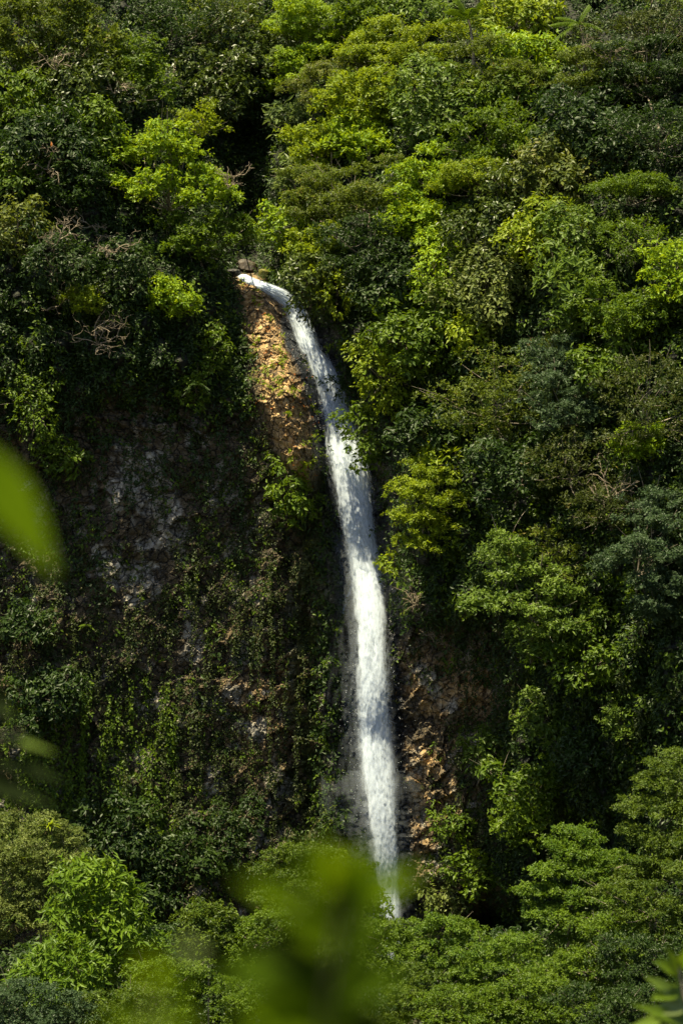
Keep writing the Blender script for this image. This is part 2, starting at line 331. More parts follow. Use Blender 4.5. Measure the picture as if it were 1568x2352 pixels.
def build_terrain():
    na, nb = len(ax), len(bx)
    idx = np.arange(na * nb).reshape(nb, na)
    F = np.stack([idx[:-1, :-1], idx[1:, :-1], idx[1:, 1:], idx[:-1, 1:]], -1).reshape(-1, 4)
    n1, n2 = fbm(A / 45, B / 60, 81), fbm(A / 18, B / 26, 83)
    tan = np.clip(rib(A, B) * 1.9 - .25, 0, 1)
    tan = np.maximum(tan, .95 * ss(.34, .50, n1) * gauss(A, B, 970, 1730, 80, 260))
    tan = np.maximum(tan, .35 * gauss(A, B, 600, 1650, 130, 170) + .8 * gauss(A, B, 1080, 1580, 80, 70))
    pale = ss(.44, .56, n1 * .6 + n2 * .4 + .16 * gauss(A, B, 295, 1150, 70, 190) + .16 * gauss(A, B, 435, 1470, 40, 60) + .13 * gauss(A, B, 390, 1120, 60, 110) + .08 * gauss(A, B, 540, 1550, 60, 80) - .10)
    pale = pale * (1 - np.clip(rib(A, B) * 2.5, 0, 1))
    d = A - fx(B)
    wet = np.exp(-(np.maximum(-d - 40, 0) / np.interp(B, [640, 800, 1000, 1300, 1900], [6, 18, 30, 70, 95])) ** 2 - (np.maximum(d - 36, 0) / 36) ** 2)
    wet = np.clip(wet * 1.3 + (n2 - .5) * .8, 0, 1) * ss(640, 760, B)
    moss = np.exp(-((d + np.interp(B, [900, 1300, 1900], [60, 130, 175])) / 42) ** 2) * ss(1000, 1250, B)
    moss = np.clip(ss(.36, .58, n1 * .5 + n2 * .5 + .12 * (moss - .5)) * moss * 1.2, 0, 1)
    soil = 1 - BARE
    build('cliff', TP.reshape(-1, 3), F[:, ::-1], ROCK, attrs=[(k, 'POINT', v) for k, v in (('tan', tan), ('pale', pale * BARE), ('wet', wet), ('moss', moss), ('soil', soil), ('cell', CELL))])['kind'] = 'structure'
build_terrain()

# the valley floor, from the viewpoint's hillside to the foot of the cliff
gx = np.linspace(-420, 420, 90); gy = np.concatenate([np.linspace(-300, 0, 30, endpoint=False), np.linspace(0, 215, 90)])
GX, GY = np.meshgrid(gx, gy)
def ground_z(x, y):
    return np.interp(y, [-300, -10, 2, 12, 70, 120, 215], [40, -1.0, -1.9, -9, -42, -54, -56]) + 3 * (fbm(x / 14 + 90, y / 14 + 90, 3) - .5) * ss(3, 30, y)
gi = np.arange(GX.size).reshape(GX.shape)
build('ground', np.stack([GX, GY, ground_z(GX, GY)], -1).reshape(-1, 3), np.stack([gi[:-1, :-1], gi[:-1, 1:], gi[1:, 1:], gi[1:, :-1]], -1).reshape(-1, 4),
      bark_mat('forest_floor', (.015, .014, .006), (.05, .04, .02)), smooth=True)['kind'] = 'structure'

# ------------------------------------------------------------------ leaves, stems
RNG = np.random.default_rng(7)
def sprays(pos, tip, n_leaf, L, Wd, rng, th=(35, 85), droop=.25, spread=.3, jitter=.3, fold=.12, tone=0.0):
    """n_leaf leaves round every twig end; returns vertices, faces, tint of each face"""
    n = len(pos) * n_leaf
    p = np.repeat(pos, n_leaf, 0); t = nrm(np.repeat(tip, n_leaf, 0) + rng.normal(0, jitter, (n, 3)))
    ref = nrm(rng.normal(0, 1, (n, 3))); s = nrm(np.cross(t, ref)); q = np.cross(s, t)
    an = np.radians(rng.uniform(th[0], th[1], n))[:, None]
    d = nrm(t * np.cos(an) + q * np.sin(an) + np.array([0, 0, -droop]))
    nn = nrm(t - d * (t * d).sum(-1, keepdims=True)); side = np.cross(d, nn)
    k = rng.uniform(.65, 1.3, (n, 1)); l, w = L * k, Wd * k
    p = p + rng.normal(0, spread, (n, 3)) * L
    v = np.stack([p, p + d * l * .42 + side * w * .5 + nn * w * fold, p + d * l - nn * l * .12, p + d * l * .42 - side * w * .5 + nn * w * fold], 1)
    i = (np.arange(n) * 4)[:, None]
    f = np.stack([np.hstack([i, i + 2, i + 1]), np.hstack([i, i + 3, i + 2])], 1).reshape(-1, 3)
    tint = np.clip(np.repeat(rng.uniform(.1, .75, len(pos)) + tone, n_leaf) + rng.normal(0, .16, n), 0, 1)
    return v.reshape(-1, 3), f, np.repeat(tint, 2)

def join(parts):
    V, F, T, o = [], [], [], 0
    for v, f, t in parts:
        V.append(v); F.append(f + o); T.append(t); o += len(v)
    return np.concatenate(V), np.concatenate(F), np.concatenate(T)

def tube(pts, rad, seg=6):
    pts = np.asarray(pts, float); n = len(pts)
    tg = nrm(np.gradient(pts, axis=0)); ref = np.where(np.abs(tg[:, 2:3]) > .9, [[1., 0, 0]], [[0, 0, 1.]])
    u = nrm(np.cross(tg, ref)); v = np.cross(tg, u)
    an = np.linspace(0, 2 * np.pi, seg, endpoint=False)
    ring = pts[:, None] + (u[:, None] * np.cos(an)[None, :, None] + v[:, None] * np.sin(an)[None, :, None]) * np.asarray(rad)[:, None, None]
    i = np.arange(n * seg).reshape(n, seg)
    f = np.stack([i[:-1], np.roll(i[:-1], -1, 1), np.roll(i[1:], -1, 1), i[1:]], -1).reshape(-1, 4)
    return ring.reshape(-1, 3), f, np.zeros(len(f))

def bez(p0, p1, p2, n=8):
    t = np.linspace(0, 1, n)[:, None]; return (1 - t) ** 2 * p0 + 2 * t * (1 - t) * p1 + t * t * p2

# style: leaf length, width (survey px), leaves a spray, spray spacing px, lobe squash z, angle range, droop, underside share
STY = {
    'cl':   (9, 4.6, 7, 9, .68, (35, 85), .20, .35),
    'sm':   (6.2, 3.1, 8, 7.2, .62, (30, 85), .15, .35),
    'bl':   (12.5, 6.2, 6, 11, .90, (40, 90), .55, .45),
    'tier': (6.2, 3.1, 8, 7.4, .44, (35, 88), .15, .22),
    'pad':  (6.4, 3.0, 7, 7.4, .34, (45, 90), .05, .20),
    'ros':  (20, 6.5, 9, 15, .85, (45, 80), .05, .30),
    'hang': (10, 4.8, 6, 9.5, 1.25, (20, 70), .80, .60),
    'twg':  (8, 3.4, 5, 11.5, .62, (30, 85), .25, .45),
}
def crown_mesh(C, R, style, px, rng, dens=1.0):
    """C lobe centres (n,3), R lobe radii (n), px metres per survey px"""
    L, Wd, nl, sp, sq, th, dr, under = STY[style]
    pos, tip, tone = [], [], []
    tuft = style in ('cl', 'sm', 'pad', 'twg', 'tier')
    for c, r in zip(C, R):
        S3 = np.array([1, 1, sq])
        if tuft:        # small domes over the lobe: leaves on their tops, shade beneath them
            m = 12 if style != 'twg' else 9
            u = nrm(rng.normal(0, 1, (m * 3, 3))); u = u[(u[:, 2] > -.55) & (u[:, 1] < .5)][:m]
            cen = c + u * S3 * r * rng.uniform(.62, .95, (len(u), 1)); rr = r * rng.uniform(.24, .46, len(u)); flat = .46
            w_ = nrm(rng.normal(0, 1, (5, 3)) * np.array([1, 1, .45])); cen = np.vstack([cen, c + w_ * S3 * r * rng.uniform(1.05, 1.5, (5, 1))]); rr = np.concatenate([rr, r * rng.uniform(.12, .24, 5)])   # sprigs beyond the outline
        else:
            cen, rr, flat = c[None], np.array([r]), sq
        for c3, r3 in zip(cen, rr):
            n = max(5, int(dens * (6.0 if tuft else 7.5) * (r3 / (sp * px)) ** 2 * (.55 + .45 * flat)))
            u = nrm(rng.normal(0, 1, (n, 3)))
            keep = (u[:, 2] > (-.05 if tuft else -.25)) | (rng.uniform(size=n) < (under * .45 if tuft else under)); keep &= (u[:, 1] < .45) | (rng.uniform(size=n) < .5)
            u = u[keep]
            bump = 1 + .20 * (np.sin(u[:, 0] * 7 + c3[0] * 3) * np.sin(u[:, 2] * 8 + c3[2]) + np.sin(u[:, 1] * 9 + c3[0]))
            q = c3 + u * np.array([1, 1, flat]) * r3 * (rng.uniform(.55, 1.0, len(u)) ** .5 * bump)[:, None]
            inside = np.zeros(len(q), bool)
            for c2, r2 in zip(C, R):
                if c2 is not c: inside |= (((q - c2) / S3) ** 2).sum(-1) < (r2 * .68) ** 2
            pos.append(q[~inside]); tip.append((u + np.array([0, -.1, .5]))[~inside]); tone.append(np.full(int((~inside).sum()), rng.normal(0, .13)))
        if tuft:        # thin filling inside
            n = int(dens * 1.3 * (r / (sp * px)) ** 2); u = nrm(rng.normal(0, 1, (n, 3))); q = c + u * S3 * r * (rng.uniform(.1, .62, (n, 1)))
            pos.append(q); tip.append(u + np.array([0, -.3, .2])); tone.append(np.zeros(n))
    pos, tip = np.concatenate(pos), nrm(np.concatenate(tip))
    return sprays(pos, tip, nl, L * px, Wd * px, rng, th=th, droop=dr, spread=.35, tone=np.concatenate(tone))

def auto_lobes(r, rng, style):
    """lobes of a crown of radius r about its middle, in survey px"""
    n = {'pad': 11, 'hang': 8, 'twg': 12}.get(style, 11)
    out = []
    for k in range(n):      # limbs reach out to all sides, the longest sideways
        an = 2 * np.pi * (k + rng.uniform(-.4, .4)) / n; d = r * rng.uniform(.12, 1.0) ** .75
        x, y = d * np.cos(an) * 1.12, d * np.sin(an) * (.78 if style != 'hang' else 1.2)
        out.append((x, y, r * rng.uniform(.24, .46) * (1.1 if y > 0 else 1)))
    return out + [(0, 0, r * .45)]

def tree(a, b, r, style, mat, label, name='broadleaf_tree', cat='tree', group='trees on the slopes round the waterfall', D=None, lobes=None, dens=1.0, trunk_r=None, seed=None, fwd=0.0):
    rng = np.random.default_rng(int(a * 31 + b * 17 + r) if seed is None else seed)
    on_floor = D is not None
    if not on_floor and lobes is None: r = r * (1.22 if name != 'shrub' else 1.05)
    if D is None: D = float(np.median(Dt(a + np.array([-.5, 0, .5, 0, 0]) * r, b + np.array([0, -.4, 0, .5, 0]) * r))) - .62 * r * S * 200 - fwd
    px = S * D
    if lobes is None: lobes = auto_lobes(r, rng, style)
    lob = np.array(lobes, float)
    if on_floor: lob = np.vstack([lob * np.array([1.06, 1.0, 1.22]), [(rng.uniform(-.8, .8) * r, rng.uniform(.25, 1.15) * r, r * rng.uniform(.34, .46)) for _ in range(5)]])
    dd = np.clip(1 - (np.hypot(lob[:, 0], lob[:, 1]) / (r * 1.15)) ** 2, 0, 1) ** .5
    dep = -r * .65 * dd * rng.uniform(.5, 1.0, len(lob)) + .12 * r + .25 * lob[:, 1] * -.6
    C = P(a + lob[:, 0], b + lob[:, 1], D) + np.stack([0 * dep, dep * px, 0 * dep], -1)
    R = lob[:, 2] * px
    mid = P(a, b, D)
    if on_floor:
        base = np.array([mid[0] + rng.normal(0, .4), mid[1] + r * px * .3, 0]); base[2] = float(ground_z(base[0], base[1])) - .2
    else:
        ba = a + rng.normal(0, .12) * r; bb = b + r * rng.uniform(.95, 1.2); base = P(ba, bb, float(Dt(ba, bb)) + .25)
    root = empty(name, base, label, cat, group)
    tr = trunk_r or max(.07, .034 * r * px)
    fork = mid + np.array([0, .15 * r * px, -.35 * r * px])
    mp = (base + fork) / 2 + np.array([rng.normal(0, .06) * r * px, -.10 * r * px if not on_floor else 0, -.12 * r * px])
    parts = [tube(bez(base, mp, fork, 9) - base, np.linspace(tr, tr * .62, 9), 7)]
    for c in C[np.argsort(-R)][:9]:
        m2 = (fork + c) / 2 + np.array([0, 0, -.12]) * np.linalg.norm(c - fork) + rng.normal(0, .08, 3) * r * px
        parts.append(tube(bez(fork, m2, c + (c - fork) * .35, 7) - base, np.linspace(tr * .5, tr * .13, 7), 5))
        for _ in range(2):
            e = c + nrm(rng.normal(0, 1, 3) + np.array([0, -.3, .3])) * np.linalg.norm(c - fork) * .55; st = fork + (c - fork) * rng.uniform(.5, .9)
            parts.append(tube(bez(st, (st + e) / 2 + rng.normal(0, .06, 3) * r * px, e, 5) - base, np.linspace(tr * .24, tr * .07, 5), 4))
    v, f, _ = join(parts)
    build('trunk', v, f, BARK, root, smooth=True)
    v, f, t = crown_mesh(C, R, style, px, rng, dens)
    build('crown', v - base, f, LM[mat], root, attrs=[('tint', 'FACE', t)])
    return root

def bare_shrub(a, b, r, label, seed, spread=1.0, n=5, up=.5, fwd=None, name='bare_shrub'):
    """a leafless shrub standing out of the wall: stem and forking twigs"""
    rng = np.random.default_rng(seed)
    D_ = float(Dt(a, b)) + .2; base = P(a, b, D_); px = S * 200; Rm = r * px; fwd = max(.6, D_ - front(a, b) + .1)
    root = empty(name, base, label, 'dead shrub', 'leafless shrubs on the slopes')
    segs = []
    def grow(p, d, l, rad, lev):
        k = 6; pts = [p]
        for _ in range(k):
            d = nrm(d + rng.normal(0, .34, 3) + np.array([0, 0, .03])); pts.append(pts[-1] + d * l / k)
        segs.append(tube(np.array(pts) - base, np.linspace(rad, rad * .5, k + 1), 4))
        if lev:
            for _ in range(rng.integers(3, 5)):
                q = pts[rng.integers(2, k + 1)]
                grow(q, nrm(d + rng.normal(0, .62, 3)), l * rng.uniform(.45, .75), rad * .55, lev - 1)
    crown = base * (1 - fwd / D_)
    segs.append(tube(bez(base, base * (1 - .6 * fwd / D_) + np.array([0, 0, -.3]), crown, 6) - base, np.linspace(.09, .07, 6), 5))
    for k in range(n):
        an = np.linspace(-1, 1, n)[k] * 1.2 * spread + rng.normal(0, .15)
        grow(crown, nrm(np.array([math.sin(an), -.55, up + math.cos(an) * .35])), Rm * rng.uniform(.55, 1.15), .070, 2)
    v, f, _ = join(segs)
    build('branches', v, f, DEADWOOD, root)
    return root

def frond(base, direction, length, droop, mat, parent, origin, rng, nl=34, ll=.28, wd=.085, name='frond'):
    """feather leaf: arching midrib with two rows of leaflets"""
    d = nrm(np.asarray(direction, float)); t = np.linspace(0, 1, nl)[:, None]
    pts = base + d * length * t + np.array([0, 0, -1.0]) * droop * length * t ** 2
    tg = nrm(np.gradient(pts, axis=0)); side = nrm(np.cross(tg, [0, 0, 1.0])); up = np.cross(side, tg)
    parts = [tube(pts - origin, np.linspace(.045, .012, nl) * length / 3, 4)]
    vs, fs, ts = [], [], []
    o = 0
    for sgn in (-1, 1):
        q = pts[2:]; tt = t[2:, 0]; l = length * ll * np.sin(np.pi * np.clip(tt * .86 + .12, 0, 1))[:, None] * rng.uniform(.85, 1.1, (len(q), 1))
        dd = nrm(side[2:] * sgn + tg[2:] * .65 + np.array([0, 0, -.30]) + rng.normal(0, .06, q.shape)); ww = tg[2:] * wd * length * .12 + up[2:] * .01
        tip = q + dd * l + np.array([0, 0, -.18]) * l; m = q + dd * l * .5
        v = np.stack([q, m + ww * 1.6, tip, m - ww * 1.6], 1).reshape(-1, 3); i = np.arange(len(q))[:, None] * 4
        fs.append(np.stack([np.hstack([i, i + 2, i + 1]), np.hstack([i, i + 3, i + 2])], 1).reshape(-1, 3) + o); vs.append(v); o += len(v)
        ts.append(np.repeat(rng.uniform(.2, .9, len(q)), 2))
    v = np.concatenate(vs) - origin; f = np.concatenate(fs); tv, tf, _ = parts[0]
    return build(name, np.concatenate([v, tv]), [f, tf + len(v)], mat, parent, attrs=[('tint', 'FACE', np.concatenate(ts + [np.full(len(tf), .5)]))])

def palm(a, b, off, dirs, length, mat, label, height=5.0):
    rng = np.random.default_rng(int(a + b)); D = front(a, b, 25) - off; top = P(a, b, D)
    base = top + np.array([.6, off * .8, -height]); 
    root = empty('palm_tree', base, label, 'palm', 'palms on the upper slope')
    v, f, _ = tube(bez(base, base * .5 + top * .5 + np.array([.4, -.3, 0]), top, 9) - base, np.linspace(.2, .13, 9), 8)
    build('trunk', v, f, BARK, root, smooth=True)
    for d in dirs: frond(top, d, length * rng.uniform(.85, 1.1), rng.uniform(.25, .5), mat, root, base, rng)
    return root

def bromeliad(p, r, mat, label, group='bromeliads on the branches'):
    rng = np.random.default_rng(int(abs(p[0] * 100 + p[2] * 10))); p = np.asarray(p, float)
    root = empty('bromeliad', p, label, 'plant', group)
    vs, fs, ts, o = [], [], [], 0
    for k in range(26):
        an = rng.uniform(0, 2 * np.pi); el = rng.uniform(.15, 1.3); d = np.array([math.cos(an) * math.cos(el), math.sin(an) * math.cos(el), math.sin(el)])
        n = 6; t = np.linspace(0, 1, n)[:, None]; pts = d * r * t + np.array([0, 0, -.45]) * r * t ** 2.2
        sd_ = nrm(np.cross(d, [0, 0, 1.0])); w = r * .075 * (1 - t ** 2.5)
        v = np.stack([pts + sd_ * w, pts - sd_ * w], 1).reshape(-1, 3); i = np.arange(n - 1)[:, None] * 2
        f = np.hstack([i, i + 1, i + 3, i + 2]) + o; vs.append(v); fs.append(f); ts.append(np.full(len(f), rng.uniform(.2, .9))); o += len(v)
    build('leaves', np.concatenate(vs), np.concatenate(fs), LM[mat], root, attrs=[('tint', 'FACE', np.concatenate(ts))])
    k = 10; vs, fs, ts, o = [], [], [], 0
    for k in range(10):
        an = rng.uniform(0, 2 * np.pi); d = np.array([math.cos(an) * .5, math.sin(an) * .5, -.8]); t = np.linspace(0, 1, 4)[:, None]
        pts = d * r * .7 * t; sd_ = nrm(np.cross(d, [0, 1.0, 0])); w = r * .05 * (1 - t * .8)
        v = np.stack([pts + sd_ * w, pts - sd_ * w], 1).reshape(-1, 3); i = np.arange(3)[:, None] * 2
        f = np.hstack([i, i + 1, i + 3, i + 2]) + o; vs.append(v); fs.append(f); ts.append(np.full(3, rng.uniform(0, .6))); o += len(v)
    build('withered_leaves', np.concatenate(vs), np.concatenate(fs), LM['dry'], root, attrs=[('tint', 'FACE', np.concatenate(ts))])
    return root

# ------------------------------------------------------------------ the waterfall
def water_sheet(name, path, wide, lift, mat, parent, seed, ns=56, step=2.0, bulge=.45, amp=.15):
    """path rows: b, a, breadth (survey px); a bulging sheet of water following it"""
    path = np.asarray(path, float)
    b = np.arange(path[0, 0], path[-1, 0], step)
    a = np.interp(b, path[:, 0], path[:, 1]); w = np.interp(b, path[:, 0], path[:, 2]) * wide
    k = np.ones(15) / 15; pad = lambda z: np.convolve(np.pad(z, 7, mode='edge'), k, 'valid')
    a, w = pad(a), pad(w)
    Dc = pad(D1(a, b)) - lift * ss(0, 60, b - path[0, 0]) - .12 - 2.4 * ss(1180, 1650, b) * (name != 'side_trickle')
    px = S * 203
    t = np.concatenate([[0], np.cumsum(np.hypot(np.diff(a), np.diff(b)) * px)])
    s = np.linspace(-1, 1, ns)
    SS, TT = np.meshgrid(s, t); Wd = w[:, None]; M = SS * Wd * .5 * px
    wob = (fbm(TT / 2.2 + seed, SS * 0 + seed, 3) - .5) * 10
    aa = a[:, None] + SS * Wd * .5 + wob * .5
    n = (fbm(M / .75 + 50 + seed, TT / 2.6, seed, 4) - .5) * 2 * amp + (fbm(M / .25 + 9 + seed, TT / .7, seed + 5, 3) - .5) * amp
    n = n * (1 + 2.2 * np.exp(-TT / 9.0))
    DDw = Dc[:, None] - bulge * Wd * .5 * px * np.sqrt(np.clip(1 - SS ** 2, 0, 1)) - n
    V = P(aa, b[:, None] + 0 * aa, DDw).reshape(-1, 3)
    i = np.arange(V.shape[0]).reshape(SS.shape)
    F = np.stack([i[:-1, :-1], i[1:, :-1], i[1:, 1:], i[:-1, 1:]], -1).reshape(-1, 4)
    return build(name, V, F, mat, parent, smooth=True, attrs=[('s', 'POINT', SS), ('m', 'POINT', M), ('t', 'POINT', TT)])

wf = empty('waterfall', (0, 0, 0), 'tall narrow white waterfall plunging down the dark rock wall', 'waterfall')
water_sheet('water_curtain', FALL, .92, .7, water_mat('white_water', .55, .32, 2.0, 1.0, .96), wf, 1, amp=.12)
water_sheet('water_curtain', FALL, 1.0, .95, water_mat('foaming_water', .50, .13, 2.6, 5.0, .88), wf, 5, amp=.18)
water_sheet('water_curtain', FALL, 1.08, 1.2, water_mat('foaming_threads', .45, .05, 3.4, 6.0, .85), wf, 13, amp=.22)
water_sheet('water_veil', FALL, 1.28, 1.45, water_mat('thin_white_water', .25, -.06, 3.6, 7.0, .7), wf, 9, bulge=.5, amp=.15)
lowv = FALL[FALL[:, 0] >= 1200] - np.array([0, 12, 0])
water_sheet('spray_veil', lowv, 1.6, 1.7, water_mat('blown_spray', .05, .10, 1.6, 15.0, .13), wf, 21, bulge=.3, amp=.3)
water_sheet('spray_veil', lowv - np.array([0, 10, 0]), 2.2, 2.2, water_mat('fine_spray', .0, .14, .8, 25.0, .07), wf, 27, bulge=.3, amp=.4)
water_sheet('spray_veil', FALL[FALL[:, 0] >= 1700] - np.array([0, 20, 0]), 3.6, 2.6, water_mat('drifting_spray', .0, .14, .5, 35.0, .08), wf, 33, bulge=.3, amp=.5)
wm = water_mat('trickle_water', .3, .05, 7.0, 3.0, .8)
for q in ([(1335,812,8),(1370,800,9),(1410,786,8),(1440,777,6),(1490,772,4)], [(1300,770,4),(1340,766,7),(1380,745,5)], [(668,640,22),(700,668,26),(735,694,14)]):
    water_sheet('side_trickle', q, 1.0, .9, wm, wf, int(q[0][1]), ns=12, bulge=.2, amp=.05)
def drops(n, seed):
    rng = np.random.default_rng(seed)
    b = rng.choice([0, 1], n, p=[.35, .65]); b = np.where(b == 1, rng.normal(1680, 150, n), rng.uniform(700, 2050, n)); sg = np.where(rng.uniform(size=n) < .8, -1, 1)
    a = fx(b) + sg * (fw(b) * .48 + np.abs(rng.normal(0, 1, n)) * np.interp(b, [700, 1300, 1700, 2000], [4, 10, 26, 18]))
    p = P(a, b, D1(a, b) - rng.uniform(.8, 2.5, n) - 2.4 * ss(1180, 1650, b)); r = rng.uniform(.012, .032, (n, 1))
    o = np.array([(1, 0, 0), (-1, 0, 0), (0, 1, 0), (0, -1, 0), (0, 0, 1.5), (0, 0, -1.5)], float)
    V = (p[:, None] + o[None] * r[:, None]).reshape(-1, 3); i = np.arange(n)[:, None] * 6
    F = np.concatenate([i + np.array(c)[None] for c in ((0, 2, 4), (2, 1, 4), (1, 3, 4), (3, 0, 4), (2, 0, 5), (1, 2, 5), (3, 1, 5), (0, 3, 5))])
    m, N, L = nodes('water_drop'); out = N('ShaderNodeOutputMaterial'); pb = N('ShaderNodeBsdfPrincipled'); pb.inputs['Base Color'].default_value = (.85, .88, .92, 1); pb.inputs['Roughness'].default_value = .2
    L(pb.outputs[0], out.inputs[0])
    tag(build('spray_drops', V, F, m, wf, smooth=True), kind='stuff')
drops(300, 4)

# ------------------------------------------------------------------ boulders at the lip
def boulder(a, b, r, sq, mat, label, seed, lift=1.0):
    import bmesh
    bm = bmesh.new(); bmesh.ops.create_icosphere(bm, subdivisions=4, radius=1.0)
    p = P(a, b, float(Dt(a, b)) - lift); px = S * p[1]
    V = np.array([v.co[:] for v in bm.verts]); F = np.array([[v.index for v in f.verts] for f in bm.faces]); bm.free()
    rng = np.random.default_rng(seed)
    for _ in range(16):
        n = nrm(rng.normal(0, 1, 3)); d = rng.uniform(.55, .85); h = V @ n - d; V = V - np.where(h > 0, h * .85, 0)[:, None] * n
    V = V * (1 + .10 * (fbm(V[:, 0] * 2 + 9, V[:, 2] * 2 + V[:, 1] + 9, seed) - .5))[:, None] * np.array([1, .8, sq]) * r * px
    o = build('boulder', V, F, mat, None, smooth=False); o.location = p
    return tag(o, label, 'rock')
boulder(568, 612, 27, .74, boulder_mat('brown_boulder', (.025, .018, .012), (.08, .055, .034), (.05, .05, .01), .1), 'rounded brown boulder sitting in the stream just above the lip of the fall', 3, 1.8)
boulder(604, 630, 16, .9, boulder_mat('mossy_boulder', (.045, .035, .018), (.12, .09, .035), (.13, .12, .012), .55), 'small boulder with bright yellow moss between brown boulder and leaves at the lip', 5, 2.2)
boulder(537, 627, 17, .8, boulder_mat('dark_boulder', (.015, .014, .013), (.05, .045, .04), (.03, .03, .01), .1), 'small dark wet boulder on the shaded side of the stream at the lip', 8, 2.0)

# ------------------------------------------------------------------ growth that nobody could count
def scatter(name, n, dens, L, Wd, nl, mat, seed, tipadd=(0, -.2, .35), lift=.15, box=(-380, 1960, -110, 2450), **kw):
    rng = np.random.default_rng(seed)
    a = rng.uniform(box[0], box[1], n); b = rng.uniform(box[2], box[3], n)
    k = rng.uniform(size=n) < dens(a, b); a, b = a[k], b[k]
    px = S * 200; nn = Nt(a, b); p = P(a, b, Dt(a, b)) + nn * lift * rng.uniform(.3, 1.6, (len(a), 1))
    v, f, t = sprays(p, nrm(nn + np.array(tipadd)), nl, L * px, Wd * px, rng, **kw)
    return tag(build(name, v, f, LM[mat], attrs=[('tint', 'FACE', t)]), kind='stuff')
forest = lambda a, b: (1 - bare(a, b)) * (1 - .75 * gauss(a, b, 568, 590, 30, 36))
patch = lambda a, b, lo, hi, sc, sd: ss(lo, hi, fbm(a / sc, b / sc, sd))
rightish = lambda a, b: ss(560, 700, a)
scatter('undergrowth', 52000, lambda a, b: forest(a, b) * patch(a, b, .46, .58, 90, 201) * (.25 + .35 * rightish(a, b)), 10, 4.8, 7, 'mid', 1, droop=.4, spread=.5, lift=.5)
scatter('undergrowth', 110000, lambda a, b: forest(a, b), 10, 4.8, 7, 'dark', 2, droop=.4, spread=.5, lift=.4)  # dark leaf colour paints shadow into the gaps between crowns
scatter('undergrowth', 26000, lambda a, b: forest(a, b) * patch(a, b, .54, .64, 70, 203) * (.2 + .5 * rightish(a, b)), 7, 3.4, 8, 'olive', 3, droop=.2, spread=.5, lift=.7)
scatter('undergrowth', 18000, lambda a, b: forest(a, b) * patch(a, b, .54, .64, 80, 205), 12, 6, 6, 'mid', 4, droop=.6, spread=.5, lift=.6)
wetgap = lambda a, b: 1 - np.exp(-((a - fx(b) + 10 + 28 * ss(1150, 1400, b)) / (fw(b) * .5 + 42 + 34 * ss(1150, 1400, b))) ** 4) * ss(640, 700, b)
def ivy_d(a, b):
    rock = .26 * gauss(a, b, 295, 1150, 85, 200) + .20 * gauss(a, b, 435, 1470, 50, 70) + .16 * gauss(a, b, 620, 1680, 110, 160) + .34 * gauss(a, b, 965, 1720, 75, 260) + .2 * gauss(a, b, 1085, 1585, 65, 55)
    return bare(a, b) * wetgap(a, b) * (1 - np.clip(rib(a, b) * 2.2, 0, 1)) * ss(.35, .52, fbm(a / 45, b / 60, 211) * .65 + fbm(a / 14, b / 18, 212) * .35 - rock + .03)
scatter('climbing_plants', 118000, ivy_d, 5.4, 3.2, 5, 'ivy', 5, tipadd=(0, -.6, .1), droop=.9, spread=.7, lift=.2, jitter=.5)
scatter('climbing_plants', 20000, lambda a, b: ivy_d(a, b) * patch(a, b, .48, .60, 60, 213), 8, 4.8, 4, 'mid', 6, tipadd=(0, -.6, .1), droop=1.0, spread=.6, lift=.35)
scatter('climbing_plants', 12000, lambda a, b: ivy_d(a, b) * patch(a, b, .50, .62, 75, 219), 11, 6.5, 4, 'dark', 9, tipadd=(0, -.6, .1), droop=1.1, spread=.6, lift=.4)
scatter('moss_cushions', 9000, lambda a, b: np.exp(-((a - fx(b) + np.interp(b, [900, 1300, 1900], [60, 130, 175])) / 42) ** 2) * ss(1000, 1250, b) * (1 - ss(1850, 2000, b)) * patch(a, b, .45, .55, 40, 215), 6, 3.5, 8, 'moss', 7, tipadd=(0, -.5, 0), droop=.6, spread=.6, lift=.05)
scatter('fallen_leaves', 900, lambda a, b: np.clip(rib(a, b) * 1.6, 0, 1) * patch(a, b, .48, .58, 30, 221), 5, 2.2, 2, 'orange', 17, tipadd=(0, -.2, .6), lift=.05, box=(520, 780, 640, 1120))
scatter('rock_plants', 1500, lambda a, b: np.clip(rib(a, b) * 1.6, 0, 1) * patch(a, b, .54, .62, 28, 223), 7, 3.4, 6, 'yg', 18, lift=.15, box=(520, 780, 640, 1120))
scatter('dry_grass', 3500, lambda a, b: np.clip(gauss(a, b, 690, 1010, 32, 60) + .25 * bare(a, b) * patch(a, b, .55, .65, 70, 217) * wetgap(a, b), 0, 1), 17, 1.6, 7, 'dry', 8, tipadd=(0, -.4, -.1), droop=1.3, spread=.3, lift=.1)
def strands(name, n, box, mat, seed, L=8, Wd=5):
    """leafy vines hanging down the wall"""
    rng = np.random.default_rng(seed); a0 = rng.uniform(box[0], box[1], n); b0 = rng.uniform(box[2], box[3], n)
    ln = rng.uniform(60, 230, n); P_, T_ = [], []
    for k in range(n):
        m = int(ln[k] / 7); t = np.arange(m); a = a0[k] + np.cumsum(rng.normal(0, .5, m)); b = b0[k] + t * 7.0
        ok = (b < 2120) & (wetgap(a, b) > .6); a, b = a[ok], b[ok]
        if len(a) < 4: continue
        D = np.minimum(Dt(a, b), Dt(a, b - 30)) - rng.uniform(.3, .9)
        P_.append(P(a, b, D)); T_.append(np.tile([0, -1.0, .1], (len(a), 1)))
    p, t = np.concatenate(P_), nrm(np.concatenate(T_) + rng.normal(0, .3, (sum(map(len, P_)), 3)))
    v, f, ti = sprays(p, t, 4, L * S * 200, Wd * S * 200, rng, droop=.9, spread=.5)
    return tag(build(name, v, f, LM[mat], attrs=[('tint', 'FACE', ti)]), kind='stuff')
strands('hanging_vines', 150, (-80, 700, 1250, 1900), 'ivy', 31, 6, 3.6)
